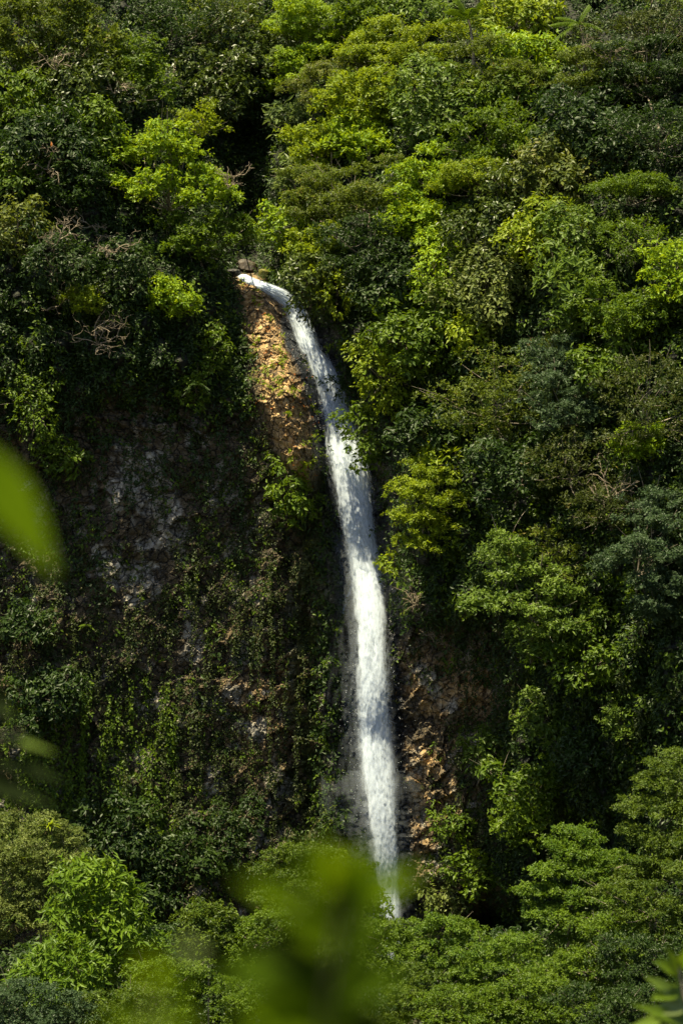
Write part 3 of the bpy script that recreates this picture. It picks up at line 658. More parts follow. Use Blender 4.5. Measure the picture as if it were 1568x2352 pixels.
strands('hanging_vines', 60, (-80, 560, 620, 1150), 'dark', 32, 7, 4)
strands('hanging_vines', 110, (1040, 1600, 1350, 1950), 'ivy', 33, 7, 4)
strands('hanging_vines', 110, (-60, 400, 1550, 2000), 'mid', 34, 9, 5)

# ------------------------------------------------------------------ trees and shrubs of the slopes
T = tree
# the tall tree with the cauliflower crown, left of the gully, and the layered tree across from it
T(390, 430, 150, 'cl', 'lime', 'tall bright green tree with a cauliflower crown of many rounded heads beside the dark gully', lobes=[
    (0,-112,52),(-32,-85,42),(38,-80,42),(5,-60,46),(-110,-70,40),(-85,-100,26),(-135,-10,38),(-105,5,36),(-150,30,22),(-35,10,40),(12,0,46),(100,0,46),(75,-25,30),(128,30,36),(-55,25,32),(60,40,36)], seed=5, dens=1.1)
T(455, 545, 100, 'cl', 'mid', 'darker leafy skirt of shrub under the cauliflower-crowned tree, above the left wall', lobes=[
    (80,-30,40),(110,0,34),(40,-20,44),(0,0,46),(-30,30,42),(-60,-30,38),(30,45,36),(-80,30,30),(60,10,36)], name='shrub', cat='shrub', seed=6)
T(690, 110, 110, 'pad', 'lime', 'bright lime tree with stacked flat foliage pads, uppermost beside the gully', lobes=[
    (0,-78,64),(45,-62,50),(-30,-40,48),(20,-22,55),(-15,35,52),(40,25,44),(-60,98,42),(5,85,58),(-20,60,40),(60,-5,48),(35,110,40)], seed=7, dens=1.5)
T(110, 95, 140, 'cl', 'olive', 'large olive-yellow tree with rusty young leaves in the upper corner of the left slope', seed=8, dens=1.1, lobes=[
    (-60,-60,60),(20,-70,62),(90,-40,56),(-80,10,58),(0,0,62),(80,30,56),(130,50,44),(-40,60,56),(40,80,50),(-110,-40,50),(140,0,40)])
T(185, 215, 85, 'bl', 'gloss', 'dark glossy tree below the big olive-yellow tree of the left slope')
T(310, 170, 85, 'cl', 'mid', 'mid green rounded tree between olive-yellow corner tree and the dark gully forest')
T(45, 240, 70, 'bl', 'mid', 'broad-leaved tree at the edge under the olive-yellow corner tree')
T(400, 60, 95, 'twg', 'dark', 'dark thin tree high on the slope beside the olive-yellow corner tree')
T(500, 40, 75, 'twg', 'olive', 'dim olive tree at the skyline of the gully, among the dark trees')
T(545, 120, 95, 'bl', 'gloss', 'dark tree glittering with small glossy leaves, left of the lime pad tree')
T(480, 215, 75, 'bl', 'gloss', 'glossy olive tree standing over the head of the gully')
T(440, 285, 60, 'twg', 'yg', 'small yellow-green shrub leaning over the gully behind the cauliflower-crowned tree', name='shrub', cat='shrub')
T(555, 235, 55, 'twg', 'dark', 'dark shrub deep inside the head of the gully', name='shrub', cat='shrub')
T(110, 330, 80, 'bl', 'dark', 'dark large-leaved tree left of the cauliflower-crowned tree, above bare twigs')
T(215, 300, 60, 'bl', 'mid', 'leafy tree touching the left shoulder of the cauliflower-crowned tree')
T(30, 400, 55, 'bl', 'mid', 'green bush with big leaves on the frame edge above the pointed-leaved shrub', name='shrub', cat='shrub')
T(42, 525, 70, 'bl', 'gold', 'pale yellowish shrub with pointed leaves on the edge of the left slope', name='shrub', cat='shrub', dens=.7)
T(180, 420, 65, 'cl', 'dark', 'dark round bush behind bare twigs, left of the cauliflower-crowned tree', name='shrub', cat='shrub')
T(120, 600, 80, 'hang', 'dark', 'dark drooping bush over the shaded left wall below the pointed-leaved shrub', name='shrub', cat='shrub')
T(280, 620, 70, 'hang', 'dark', 'dark drooping bush above the largest bleached dead shrub', name='shrub', cat='shrub')
T(395, 690, 56, 'cl', 'lime', 'small bright green tree alone on the shaded left wall, slim trunk below', trunk_r=.11, lobes=[
    (-15,-35,26),(10,-28,24),(-35,-10,22),(30,10,26),(45,0,18),(-20,12,24),(20,30,22),(0,0,24)])
T(192, 690, 36, 'twg', 'yg', 'yellow-green twiggy shrub just above the largest bleached dead shrub', name='shrub', cat='shrub')
T(490, 780, 40, 'hang', 'mid', 'drooping green shrub against the shaded side of the bare rock rib', name='shrub', cat='shrub')
T(450, 880, 40, 'hang', 'mid', 'low hanging bush on the left wall level with the lower rock rib', name='shrub', cat='shrub')
T(75, 930, 60, 'hang', 'mid', 'hanging leafy bush on the wall above the large blurred leaf', name='shrub', cat='shrub')
T(145, 1045, 50, 'bl', 'mid', 'small leafy bush right beside the large blurred leaf', name='shrub', cat='shrub')
T(668, 1120, 52, 'bl', 'mid', 'sunlit tangle of yellow-green leaves under the tan rock rib', name='shrub', cat='shrub', lobes=[(-20,-40,22),(10,-10,26),(-30,10,26),(20,40,28),(40,55,20),(-10,60,26),(-40,-60,16),(35,15,20)])
# across the gully: sunny slope; brighter leaf colours high, darker low, paint its light
T(830, 55, 75, 'cl', 'mid', 'dark green tree with yellow flecks behind the lime pad tree, at the top')
T(945, 40, 75, 'bl', 'pale', 'pale shining tree at the top edge between the green-flecked tree and palm')
T(1190, 45, 75, 'bl', 'yg', 'bright glossy tree at the top between the two palms')
T(865, 135, 95, 'pad', 'yg', 'flat-topped feathery yellow-green tree right of the lime pad tree', dens=1.2)
T(1000, 130, 80, 'pad', 'yg', 'feathery flat-topped tree under the first palm')
T(1195, 130, 70, 'bl', 'lime', 'bright leafy tree below the glossy tree that stands between the palms')
T(1150, 175, 85, 'pad', 'olive', 'thin pale layered canopy crossing above the dark hollow', dens=.8)
T(1010, 245, 95, 'bl', 'pale', 'large pale blue-green glossy tree in the middle of the upper slope', dens=1.2)
T(845, 235, 80, 'cl', 'yg', 'yellow-green tree left of the large pale blue-green tree')
T(760, 185, 65, 'pad', 'gold', 'golden flecked canopy right under the lime pad tree')
T(665, 275, 55, 'ros', 'silv', 'silvery large-leaved tree leaning into the gully under the lime pad tree', lobes=[(-30,-5,22),(0,-10,24),(25,-20,22),(-10,20,22),(30,10,24)])
T(745, 335, 65, 'cl', 'yg', 'bright yellow-green tree above the olive layered canopy by the gully')
T(815, 320, 60, 'cl', 'lime', 'vivid lime tree right of the silvery-leaved tree')
T(672, 400, 56, 'ros', 'silv', 'lower silvery tree with whorled leaves and withered brown tip at the gully edge', lobes=[(0,-20,24),(20,-5,24),(-10,12,22),(15,25,24),(-15,40,20)])
T(735, 470, 85, 'pad', 'olive', 'olive feathery layered tree above the lip of the fall', dens=1.2)
T(662, 520, 58, 'bl', 'lime', 'bright light green leaves crowding the gully edge directly above the boulders')
T(850, 445, 90, 'pad', 'olive', 'wide olive flat-layered tree with showing branches, middle of the slope', dens=1.0)
T(985, 425, 78, 'cl', 'lime', 'vivid lime green rounded tree left of the umbrella tree')
T(1090, 415, 85, 'pad', 'yg', 'umbrella-crowned yellow-green tree on a forked visible trunk', dens=1.2, trunk_r=.18, lobes=[(-60,5,42),(-25,-18,46),(20,-22,48),(60,-5,44),(0,0,50),(80,15,30),(-80,20,30)])
T(1160, 225, 65, 'bl', 'mid', 'mid green tree under the thin pale layered canopy')
T(1150, 330, 80, 'cl', 'mid', 'mid green rounded tree between the dark hollow and the umbrella tree')
T(1370, 165, 85, 'pad', 'olive', 'olive feathery tree below the second palm', dens=.9)
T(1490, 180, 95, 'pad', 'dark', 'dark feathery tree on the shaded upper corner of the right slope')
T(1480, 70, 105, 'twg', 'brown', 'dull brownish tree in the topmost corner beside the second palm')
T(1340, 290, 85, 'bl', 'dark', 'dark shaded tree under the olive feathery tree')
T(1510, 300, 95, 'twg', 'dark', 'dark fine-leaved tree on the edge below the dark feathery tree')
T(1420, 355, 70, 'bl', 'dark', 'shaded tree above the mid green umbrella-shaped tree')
T(1205, 440, 78, 'bl', 'gloss', 'dark grey-green glossy tree right of the umbrella tree')
T(1290, 410, 78, 'bl', 'gold', 'tree with golden-brown young tips on the middle of the slope')
T(1450, 440, 85, 'pad', 'mid', 'mid green umbrella-shaped tree near the edge with bare grey trunk', dens=1.2, lobes=[(-65,0,42),(-25,-15,44),(20,-18,46),(60,0,42),(0,5,48),(80,12,30)])
T(965, 510, 60, 'cl', 'lime', 'smaller bright lime tree just below the vivid rounded lime tree')
T(1125, 530, 70, 'bl', 'gloss', 'dark shiny tree behind the trunk of the umbrella tree')
T(1230, 545, 75, 'bl', 'yg', 'yellowish loose tree under the golden-tipped tree')
T(1325, 540, 75, 'bl', 'pale', 'blue-green large-leaved tree right of the yellowish loose tree')
T(1440, 545, 75, 'twg', 'mid', 'fine-twigged tree under the mid green umbrella-shaped tree')
T(850, 560, 85, 'twg', 'dark', 'dark twiggy tree below the wide olive flat-layered tree')
T(745, 570, 60, 'cl', 'yg', 'yellow-green bush above the glossy leaves at the lip', name='shrub', cat='shrub')
T(715, 632, 66, 'bl', 'gloss', 'dark glossy leaves overhanging the water at the lip of the fall', name='shrub', cat='shrub', fwd=1.5, lobes=[(-35,-25,26),(15,-30,30),(-45,10,22),(-10,15,28),(-25,50,22),(-5,80,20),(-45,70,13),(30,10,28),(40,-10,26),(25,60,24),(15,100,16)])
T(770, 660, 55, 'hang', 'yg', 'brighter drooping bush right of the glossy leaves at the lip', name='shrub', cat='shrub')
T(905, 640, 75, 'bl', 'dark', 'dark broad-leaved tree between the lip and the drooping lime tree')
T(1005, 640, 85, 'hang', 'lime', 'vivid lime tree with long drooping curtains of leaves', lobes=[(-20,-80,34),(20,-60,38),(-15,-25,40),(25,0,38),(-20,25,38),(20,50,36),(0,85,32),(-35,0,28)])
T(1110, 665, 80, 'bl', 'cream', 'pale yellow tree dusted with cream flowers beside the drooping lime tree', dens=1.1)
T(1085, 765, 55, 'bl', 'yg', 'leafy trailing branch below the cream-flowered tree', name='shrub', cat='shrub')
T(1310, 680, 95, 'ros', 'pale', 'big blue-green tree with large whorled leaves, middle of the slope', dens=1.0, lobes=[(-40,-90,38),(0,-60,42),(40,-30,42),(-40,-30,40),(0,10,44),(45,40,36),(-30,50,36),(20,85,32)])
T(1430, 725, 80, 'cl', 'mid', 'rounded mid green tree between the big whorled tree and vivid edge tree')
T(1530, 640, 80, 'cl', 'lime', 'vivid lime tree on the frame edge above the brownish trees', lobes=[(-30,-60,36),(10,-40,40),(40,-70,34),(-20,-5,38),(25,10,40),(0,45,36),(45,50,34),(-35,40,24)])
T(1300, 805, 48, 'twg', 'gold', 'small yellowish bush between the big whorled tree and grey-green tree', name='shrub', cat='shrub')
T(965, 765, 85, 'bl', 'mid', 'mid green tree right of the upper fall with medium leaves')
T(885, 850, 85, 'hang', 'yg', 'yellow-green hanging thicket beside the upper fall', lobes=[(-55,-40,34),(-15,-50,38),(25,-30,40),(-30,0,40),(15,20,42),(45,30,34),(-20,50,36),(20,70,30)])
T(800, 880, 42, 'hang', 'dark', 'small dark bush pressed against the upper fall', name='shrub', cat='shrub')
T(1270, 830, 72, 'sm', 'grey', 'grey-green fine-leaved tree with round crown, upper of two')
T(1315, 945, 80, 'sm', 'grey', 'grey-green fine-leaved tree with spreading crown, lower of two')
T(1130, 915, 105, 'twg', 'olive', 'wide olive twiggy tree with showing grey branches, middle of the right side', dens=1.2)
T(1105, 835, 45, 'bl', 'dark', 'few very large dark leaves above the wide olive twiggy tree', name='shrub', cat='shrub')
T(1490, 930, 110, 'twg', 'brown', 'large brownish-olive tree on the right edge of the slope', dens=1.2)
T(1400, 850, 70, 'bl', 'mid', 'mid green tree between grey-green round crown and brownish edge tree')
T(1465, 1015, 50, 'cl', 'lime', 'small bright lime sprig in front of the brownish edge tree', name='shrub', cat='shrub', dens=.7)
T(838, 1000, 68, 'bl', 'mid', 'shrub reaching across the upper water of the fall', name='shrub', cat='shrub', lobes=[(-60,-40,20),(-35,-25,24),(-15,-50,26),(10,-20,30),(-25,15,26),(10,30,32),(30,-55,28),(25,60,26),(-10,65,18)])
T(970, 985, 70, 'bl', 'dark', 'dark leafed bush right of the shrub reaching over the fall', name='shrub', cat='shrub')
T(1015, 1055, 45, 'ros', 'yg', 'cluster of big pale leaves on top of the domed bush', name='shrub', cat='shrub')
T(975, 1160, 90, 'sm', 'yg', 'tall domed bush of tiny leaves right beside the middle of the fall', name='shrub', cat='shrub', dens=1.3, lobes=[(-10,-80,42),(35,-60,42),(-45,-35,40),(0,-25,50),(50,-10,44),(-50,25,38),(-10,35,48),(45,50,42),(-35,85,36),(15,95,38)])
T(905, 1290, 35, 'bl', 'yg', 'bright yellow-green leaves dangling at the foot of the domed bush', name='shrub', cat='shrub', dens=.6)
T(1190, 1080, 85, 'bl', 'dark', 'dark tree with slim pale trunk right of the domed bush', trunk_r=.14)
T(1310, 1065, 80, 'twg', 'brown', 'thin brown-green tree under the lower grey-green tree')
T(1395, 1160, 70, 'twg', 'brown', 'sparse brownish tree left of the large grey feathery tree')
T(1465, 1280, 120, 'sm', 'grey', 'large grey-green feathery tree hanging out on the right edge', dens=1.2, lobes=[(40,-130,50),(90,-120,50),(0,-90,46),(60,-70,54),(-60,0,40),(-90,20,30),(-20,-20,48),(40,-10,56),(90,0,54),(20,50,50),(70,70,56),(10,110,44),(60,130,44)])
T(1225, 1370, 170, 'cl', 'pale', 'large pale green layered tree standing out from the middle of the right wall', dens=1.15, seed=77, lobes=[
    (-75,-125,42),(-40,-110,38),(-100,-95,30),(-25,-70,40),(10,-60,46),(-60,-45,34),(45,-20,44),(-130,5,34),(-100,15,40),(-155,25,22),(-50,15,44),(0,25,46),(85,0,36),(110,30,42),(150,40,44),(60,55,44),(10,80,42),(-30,75,36),(100,85,44),(150,95,36),(50,110,40),(0,120,34)])
T(1270, 1275, 70, 'twg', 'olive', 'olive yellow tree behind the top of the large pale layered tree')
T(1340, 1500, 75, 'bl', 'mid', 'leafy lower tree hanging under the large pale layered tree', dens=.8)
T(1250, 1640, 65, 'bl', 'pale', 'bush of large pale leaves on the right wall right of the brown slab', name='shrub', cat='shrub')
T(1430, 1640, 55, 'twg', 'pale', 'small pale tree with long thin trunk over the shaded right wall', trunk_r=.12)
T(1115, 1730, 70, 'bl', 'pale', 'pale leafed tree leaning over the wall below the brown slab', lobes=[(-40,-20,26),(-10,-35,30),(20,-20,32),(-25,10,28),(10,15,32),(45,10,28),(60,-10,20)])
T(1220, 1800, 75, 'bl', 'mid', 'mid green large-leaved tree right below the leaning pale tree')
T(1340, 1730, 70, 'bl', 'dark', 'dark broad-leaved bush on the shaded lower right wall', name='shrub', cat='shrub')
T(1190, 1880, 55, 'bl', 'mid', 'hanging leaves above the cave on the lower right wall', name='shrub', cat='shrub')
T(1085, 1990, 58, 'bl', 'mid', 'round green bush on the wall between the fall and the cave', name='shrub', cat='shrub')
T(1008, 2065, 42, 'bl', 'cream', 'pale yellow-green leaf clump at the foot of the wall right of the fall', name='shrub', cat='shrub')
T(1040, 1890, 40, 'hang', 'mid', 'thin hanging greenery beside the rust-brown rock, lower right of the fall', name='shrub', cat='shrub')
T(270, 1905, 80, 'bl', 'dark', 'dark mass of broad leaves under the left wall beside the bromeliad tree', name='shrub', cat='shrub')
T(390, 1960, 85, 'bl', 'dark', 'shadowy broad-leaved bush at the foot of the left wall', name='shrub', cat='shrub')
T(330, 2060, 75, 'bl', 'dark', 'black-green bush in the hollow right of the bright whorled tree', name='shrub', cat='shrub')
T(520, 1900, 70, 'hang', 'dark', 'hanging bush low on the left wall, nearest the wet black rock', name='shrub', cat='shrub')
T(120, 1600, 75, 'bl', 'dark', 'dark leafy bush on the left wall above the pale blurred leaf', name='shrub', cat='shrub')
T(60, 1430, 60, 'bl', 'dark', 'shaded bush at the edge of the left wall below the large blurred leaf', name='shrub', cat='shrub')
# the valley floor, in front of the cliff
V_ = 'trees on the valley floor'
T(90, 2010, 125, 'sm', 'cream', 'broad tree of small pale-tipped leaves carrying bromeliads, lower left corner', D=150, group=V_, dens=1.15, lobes=[
    (-60,-110,42),(20,-115,40),(55,-90,38),(-20,-75,46),(70,-45,46),(-70,-50,46),(20,-30,52),(-40,0,50),(80,5,46),(20,40,50),(-70,50,50),(-20,90,50),(40,100,44)])
T(205, 2095, 120, 'ros', 'whorl', 'bright green tree of whorled oblong leaves in front of the bromeliad tree', D=138, group=V_, dens=1.25, lobes=[
    (-25,-75,44),(25,-80,42),(60,-55,34),(0,-35,46),(60,-10,42),(-40,-5,40),(95,5,28),(20,25,46),(75,40,40),(115,70,40),(140,85,26),(-10,65,40),(50,85,42)])
T(150, 2235, 80, 'ros', 'whorl', 'lower bright head of whorled leaves below the taller whorled tree', D=132, group=V_, dens=1.25, lobes=[
    (-30,-40,34),(15,-45,36),(-55,-5,34),(-10,-5,40),(45,-15,34),(-90,15,26),(20,25,36),(60,15,24),(-40,30,30)])
T(90, 2330, 105, 'sm', 'grey', 'greyish fine-leaved tree filling the bottom corner under the whorled leaves', D=125, group=V_)
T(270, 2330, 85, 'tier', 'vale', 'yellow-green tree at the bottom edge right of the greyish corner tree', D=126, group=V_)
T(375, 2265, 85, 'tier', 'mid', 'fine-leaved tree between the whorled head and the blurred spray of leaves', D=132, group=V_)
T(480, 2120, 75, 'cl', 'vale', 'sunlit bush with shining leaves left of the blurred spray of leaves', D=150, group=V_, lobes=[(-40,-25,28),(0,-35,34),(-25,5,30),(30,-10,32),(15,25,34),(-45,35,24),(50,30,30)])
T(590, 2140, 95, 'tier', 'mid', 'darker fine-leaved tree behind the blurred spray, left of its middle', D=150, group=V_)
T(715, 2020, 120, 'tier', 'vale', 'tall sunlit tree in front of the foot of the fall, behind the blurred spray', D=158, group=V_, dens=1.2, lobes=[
    (-90,-30,34),(-60,-60,34),(-20,-75,36),(20,-55,40),(-50,-15,44),(0,-10,48),(55,-40,44),(90,-15,40),(-80,30,40),(-20,45,46),(40,30,48),(100,35,40)])
T(838, 2105, 66, 'cl', 'mid', 'leafy tree edging the last of the falling water', D=156, group=V_, lobes=[(10,-50,26),(25,-20,28),(-10,-25,32),(30,15,28),(0,10,36),(-35,0,34),(15,45,30),(40,50,20),(-20,40,34)])
T(830, 2200, 100, 'tier', 'mid', 'shaded green tree beneath the tree that edges the water', D=140, group=V_)
T(610, 2290, 105, 'tier', 'mid', 'shaded bottom tree beneath the blurred spray, left of its stem', D=128, group=V_)
T(760, 2330, 90, 'sm', 'dark', 'darkest bottom tree right under the blurred spray', D=124, group=V_)
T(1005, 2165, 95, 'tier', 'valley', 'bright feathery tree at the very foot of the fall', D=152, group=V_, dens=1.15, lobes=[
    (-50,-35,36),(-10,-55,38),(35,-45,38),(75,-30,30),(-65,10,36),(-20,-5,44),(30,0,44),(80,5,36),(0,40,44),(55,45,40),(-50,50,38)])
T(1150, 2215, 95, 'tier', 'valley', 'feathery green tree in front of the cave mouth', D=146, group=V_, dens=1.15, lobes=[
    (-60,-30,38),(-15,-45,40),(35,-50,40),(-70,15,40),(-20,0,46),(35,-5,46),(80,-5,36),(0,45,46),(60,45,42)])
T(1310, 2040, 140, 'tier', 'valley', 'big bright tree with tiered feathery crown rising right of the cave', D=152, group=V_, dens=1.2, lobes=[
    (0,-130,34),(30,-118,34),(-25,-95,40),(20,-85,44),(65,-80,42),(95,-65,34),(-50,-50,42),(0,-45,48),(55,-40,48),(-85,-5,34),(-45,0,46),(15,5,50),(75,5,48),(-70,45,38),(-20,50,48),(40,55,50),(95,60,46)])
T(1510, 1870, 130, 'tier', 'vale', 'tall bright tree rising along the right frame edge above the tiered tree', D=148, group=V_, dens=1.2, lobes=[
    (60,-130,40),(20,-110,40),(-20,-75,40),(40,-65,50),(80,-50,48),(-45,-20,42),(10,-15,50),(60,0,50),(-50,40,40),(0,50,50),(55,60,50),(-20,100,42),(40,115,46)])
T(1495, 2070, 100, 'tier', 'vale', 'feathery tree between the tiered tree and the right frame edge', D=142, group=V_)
T(1350, 2200, 110, 'tier', 'mid', 'mid green feathery tree under the big tiered tree', D=140, group=V_)
T(1480, 2210, 95, 'sm', 'dark', 'shaded dark tree under the right edge, above the blurred corner leaves', D=136, group=V_)
T(960, 2290, 95, 'tier', 'vale', 'bottom edge tree with bright sprays right of the blurred spray', D=132, group=V_)
T(1090, 2320, 90, 'tier', 'mid', 'bottom edge tree under the feathery tree of the cave mouth', D=128, group=V_)
T(1240, 2310, 100, 'tier', 'mid', 'bottom edge tree with dim layered sprays, second from the corner leaves', D=128, group=V_)
T(1400, 2330, 100, 'sm', 'dark', 'dark bottom edge tree next to the blurred corner leaves', D=124, group=V_)

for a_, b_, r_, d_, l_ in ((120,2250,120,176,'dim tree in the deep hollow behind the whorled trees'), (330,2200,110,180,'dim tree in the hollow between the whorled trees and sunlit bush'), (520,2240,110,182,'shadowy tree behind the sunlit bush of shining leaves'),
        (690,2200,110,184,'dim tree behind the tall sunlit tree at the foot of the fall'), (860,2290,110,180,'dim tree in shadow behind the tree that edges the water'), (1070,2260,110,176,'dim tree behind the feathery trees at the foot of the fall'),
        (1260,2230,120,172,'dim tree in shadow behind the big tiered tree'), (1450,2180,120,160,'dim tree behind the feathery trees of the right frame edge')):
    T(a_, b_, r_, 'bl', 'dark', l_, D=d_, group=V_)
gr_ = np.random.default_rng(91); n_ = 9000; gx_ = gr_.uniform(-60, 60, n_); gy_ = gr_.uniform(60, 212, n_)
v_, f_, t_ = sprays(np.stack([gx_, gy_, ground_z(gx_, gy_) + gr_.uniform(.1, 1.2, n_)], -1), nrm(gr_.normal(0, .4, (n_, 3)) + np.array([0, 0, 1.0])), 7, .9, .4, gr_, droop=.3, spread=.6)
tag(build('undergrowth', v_, f_, LM['dark'], attrs=[('tint', 'FACE', t_)]), kind='stuff')

# what perches on the canopy sits on the outermost leaves there
bpy.context.view_layer.update(); DG = bpy.context.evaluated_depsgraph_get()
def front(a, b, w=10):
    out = []
    for da, db in ((0, 0), (w, 0), (-w, 0), (0, w), (0, -w), (w * .6, w * .6), (-w * .6, -w * .6)):
        d = Vector(P(a + da, b + db, 1.0)).normalized(); hit = SC.ray_cast(DG, (0, 0, 0), d)
        if hit[0]: out.append(hit[1][1])
    return float(np.percentile(out, 30))
# leafless shrubs
bare_shrub(225, 790, 95, 'largest bleached dead shrub spreading sideways on the shaded left wall', 3, n=7, up=.2)
bare_shrub(140, 700, 45, 'small bleached dead shrub above and left of the largest dead shrub', 4, n=4, up=.3)
bare_shrub(130, 165, 55, 'bleached bare twigs on the dark tree under the olive-yellow corner tree', 5, n=5)
bare_shrub(265, 215, 50, 'pale bare twigs below the mid green rounded tree of the left slope', 6, n=4, up=.2)
bare_shrub(110, 390, 50, 'brown bare twigs over dark leaves left of the cauliflower-crowned tree', 7, n=4, up=.1)
bare_shrub(210, 520, 60, 'thin bare branches just below the left heads of the cauliflower-crowned tree', 8, n=4, up=.2)
bare_shrub(130, 565, 50, 'pale feathery bare twigs beside the pointed-leaved shrub', 9, n=5, up=.3)
bare_shrub(265, 580, 55, 'bare dry branches under the skirt of the cauliflower-crowned tree', 10, n=4, up=.1)
bare_shrub(525, 430, 45, 'bare twigs reaching into the dark gully from the cauliflower-crowned tree', 11, n=4, up=.4)
bare_shrub(1400, 145, 60, 'long grey bare branch below the second palm', 12, n=3, up=.1)
bare_shrub(1400, 1150, 60, 'bare twigs between brownish trees and the large grey feathery tree', 13, n=5)
bare_shrub(960, 1400, 55, 'thin bare twigs over brown earth right of the middle of the fall', 14, n=5, up=.5)
bare_shrub(1000, 1480, 50, 'dry twigs on the bank above the brown slab', 15, n=4, up=.5)

# palms, ferns, bromeliads, single coloured leaves
palm(1075, 45, .8, [(-1,-.3,.25),(-.6,-.7,.5),(.1,-.8,.6),(.8,-.5,.2),(.5,-.2,.9),(-.3,.2,1),(1,.1,.5),(-.9,.1,.7)], 3.9, LM['mid'], 'dark green palm among the pale shining trees at the top')
palm(1330, 55, .8, [(-1,-.4,.15),(-.8,-.5,-.2),(-.4,-.9,.1),(.5,-.6,.0),(.2,.1,.6),(-.6,.2,.5)], 3.8, LM['pale'], 'pale palm with shining drooping fronds against the dark upper corner')
def fern(a, b, n, length, mat, label, dirs=None):
    rng = np.random.default_rng(int(a + b)); p = P(a, b, front(a, b) - .25)
    root = empty('fern', p, label, 'fern', 'ferns on the left wall')
    for k in range(n):
        an = math.pi * (k + .5) / n * 1.2 - .3; frond(p, (math.cos(an), -.55, math.sin(an) * .5 - .15), length * rng.uniform(.8, 1.1), .5, LM[mat], root, p, rng, nl=22, ll=.30, wd=.22)
fern(676, 1206, 4, 1.1, 'mid', 'small bright fern with feathered fronds on the wall left of the middle fall')
fern(455, 885, 6, 1.7, 'dark', 'large drooping fern on the shaded left wall level with the rock rib')
fern(150, 375, 6, 1.7, 'dark', 'drooping fern among dark leaves above the left wall')
fern(200, 1435, 4, 1.2, 'mid', 'small shaded fern on the lower left wall amid creepers')
bromeliad(P(910, 178, front(910, 178) - .2), 1.5, 'olive', 'larger bromeliad with brown skirt on the flat-topped feathery tree')
bromeliad(P(952, 198, front(952, 198) - .2), 1.2, 'olive', 'smaller bromeliad right of the larger one on the feathery tree')
bromeliad(P(114, 1898, front(114, 1898) - .2), 1.25, 'yg', 'upright green bromeliad perched on top of the bromeliad tree, withered skirt')
bromeliad(P(32, 2118, front(32, 2118) - .2), 1.4, 'dark', 'dark bromeliad with tan withered skirt low on the bromeliad tree')
bromeliad(P(50, 1975, front(50, 1975) - .2), 1.0, 'yg', 'small bromeliad on the edge of the bromeliad tree, between the other two')
def loose_leaf(a, b, l, ang, mat, label, off=2.5):
    D = front(a, b, 14) - .4; px = S * D; n = 7; t = np.linspace(0, 1, n)[:, None]; d = np.array([math.sin(ang), -.2, -math.cos(ang)]); L_ = l * px
    pts = d * L_ * t + np.array([0, -.15, 0]) * L_ * np.sin(np.pi * t); sd_ = nrm(np.cross(d, [0, 1.0, .3])); w = L_ * .16 * np.sin(np.pi * np.clip(t * .96 + .02, 0, 1))
    V = np.stack([pts + sd_ * w + np.array([0, -.3, 0]) * w, pts, pts - sd_ * w + np.array([0, -.3, 0]) * w], 1).reshape(-1, 3); i = np.arange(n - 1)[:, None] * 3
    F = np.concatenate([np.hstack([i, i + 1, i + 4, i + 3]), np.hstack([i + 1, i + 2, i + 5, i + 4])])
    o = build('dead_leaf', V, F, LM[mat], None, attrs=[('tint', 'FACE', np.full(len(F), .5))]); o.location = P(a, b, D)
    tag(o, label, 'leaf')
loose_leaf(1222, 775, 28, -.6, 'orange', 'single orange dead leaf hanging in the shade above the grey-green round tree', 3.5)
loose_leaf(118, 325, 16, .2, 'orange', 'tiny orange leaf in dark foliage left of the cauliflower-crowned tree', 5)

# ------------------------------------------------------------------ leaves close to the viewpoint, far out of focus
def near_leaf(parent, origin, p, d, up, l, w, mat, curl=.2, name='leaf'):
    n = 11; t = np.linspace(0, 1, n)[:, None]; d = nrm(np.asarray(d, float)); sd_ = nrm(np.cross(d, np.asarray(up, float))); u = np.cross(sd_, d)
    pts = np.asarray(p, float) + d * l * t - u * curl * l * t ** 2; ww = w * .5 * np.sin(np.pi * np.clip(t, .01, .995) ** .8)
    V = np.stack([pts + sd_ * ww * k + u * ww * abs(k) * .25 for k in (-1, -.5, 0, .5, 1)], 1).reshape(-1, 3) - origin
    i = (np.arange(n - 1)[:, None] * 5 + np.arange(4)[None]).reshape(-1, 1); F = np.hstack([i, i + 1, i + 6, i + 5])
    return build(name, V, F, LM[mat], parent, smooth=True, attrs=[('tint', 'FACE', np.full(len(F), .6))])
def near_branch(label, D, stem, leaves, stem_r=.003):
    """stem: survey points; leaves: a, b, to a, to b, breadth, material, depth shift of the tip"""
    st = np.array([P(a, b, D + dz) for a, b, dz in stem]); o = st[0]
    root = empty('leafy_branch', o, label, 'branch', 'leafy branches near the viewpoint')
    v, f, _ = tube(st - o, np.linspace(stem_r, stem_r * .5, len(st)), 7); build('twig', v, f, BARK, root, smooth=True)
    for a, b, a2, b2, w, mat, dz in leaves:
        q = P(a, b, D + dz * .4); e = P(a2, b2, D - dz); px = S * D
        near_leaf(root, o, q, e - q, (0.15, -.8, .55), float(np.linalg.norm(e - q)), w * px, mat, curl=.12)
near_branch('big blurred bright leaf hanging in from the side, over the left wall', 1.75, [(-200,900,0),(-140,930,0),(-90,985,0),(-70,1020,0)],
    [(-65,1012,134,1306,112,'near',.03),(-120,960,20,1215,110,'near',.02)])
near_branch('blurred dark twig with thin pale shining leaf at the left edge above the bromeliad tree', 3.4, [(-140,1720,0),(-60,1705,0),(10,1690,0),(50,1682,0)],
    [(-10,1684,134,1724,15,'pale',.0),(-30,1600,36,1650,34,'neardark',.05),(-30,1690,70,1700,26,'neardark',.0),(-30,1740,150,1785,36,'neardark',.03),(0,1770,48,1875,40,'neardark',.02),(-70,1790,130,1842,40,'neardark',.05),(-40,1550,16,1640,46,'neardark',.0)])
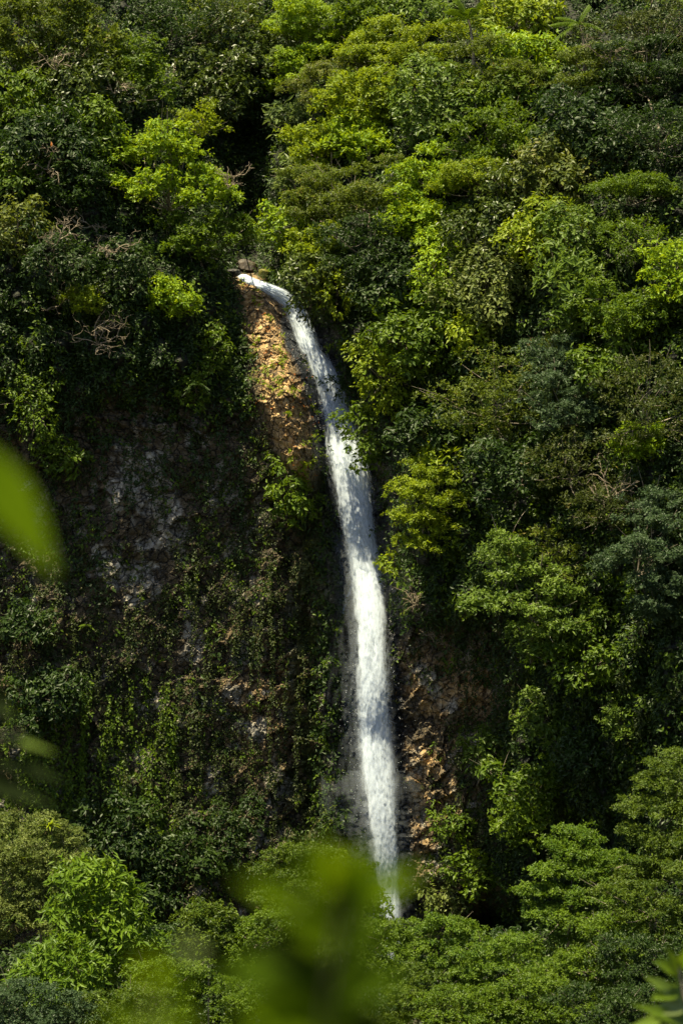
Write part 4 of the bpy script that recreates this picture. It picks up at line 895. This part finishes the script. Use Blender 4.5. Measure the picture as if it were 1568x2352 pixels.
near_branch('large blurred spray of green leaves rising in front of the foot of the fall', 1.5, [(720,2560,0),(735,2420,0),(748,2300,-.01),(768,2180,-.02),(785,2070,-.015)],
    [(770,2130,560,2010,87,'near',.04),(780,2060,690,1950,100,'near',.03),(785,2070,850,1940,87,'near',.03),(788,2090,960,1990,80,'near',.02),(786,2080,750,1930,75,'near',.03),
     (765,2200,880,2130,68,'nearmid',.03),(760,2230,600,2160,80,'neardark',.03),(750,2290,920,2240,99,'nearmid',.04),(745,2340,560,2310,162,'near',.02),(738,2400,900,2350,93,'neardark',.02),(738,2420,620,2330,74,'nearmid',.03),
     (770,2160,650,2100,112,'near',.02),(740,2380,980,2420,162,'near',.02),(735,2440,520,2400,137,'near',.02),(770,2140,800,2010,70,'nearmid',.02),(760,2220,500,2230,120,'nearmid',.02),(755,2260,860,2210,110,'nearmid',.02),(748,2300,690,2200,110,'nearmid',.02),(745,2330,800,2230,120,'nearmid',.02),(740,2380,620,2400,130,'nearmid',.02),(740,2390,880,2400,130,'nearmid',.02),(770,2150,860,2060,90,'nearmid',.02),(765,2170,640,2060,80,'nearmid',.02),(735,2430,760,2330,120,'near',.01),(640,2060,600,2020,34,'silv',.01),(800,2010,760,1975,30,'silv',.01),(470,2190,410,2170,34,'silv',.01),(660,2350,610,2330,36,'silv',.01),(640,2110,690,2060,30,'silv',.01)], .0006)  # the small silv leaves are grey-white glints painted as pale colour
near_branch('small blurred leafy sprig low on the left of the large blurred spray', 1.2, [(330,2560,0),(335,2450,0),(350,2350,0),(366,2280,0)],
    [(366,2285,335,2205,60,'near',.03),(362,2300,420,2215,54,'near',.02),(350,2360,250,2345,74,'near',.03),(350,2370,440,2345,70,'near',.03)], .0015)
near_branch('softly blurred pale leaves in the bottom corner on the right', 8.5, [(1640,2440,0),(1600,2360,0),(1570,2290,0),(1555,2210,0)],
    [(1570,2300,1490,2240,34,'pale',.1),(1575,2310,1500,2320,38,'silv',.1),(1560,2260,1540,2180,34,'mid',.1),(1558,2230,1590,2170,36,'mid',.1),(1580,2330,1455,2350,34,'pale',.1),(1565,2270,1500,2290,36,'mid',.1),(1590,2350,1530,2380,36,'mid',.1),(1600,2360,1470,2300,34,'mid',.2),(1562,2240,1510,2205,34,'mid',.1)], .012)
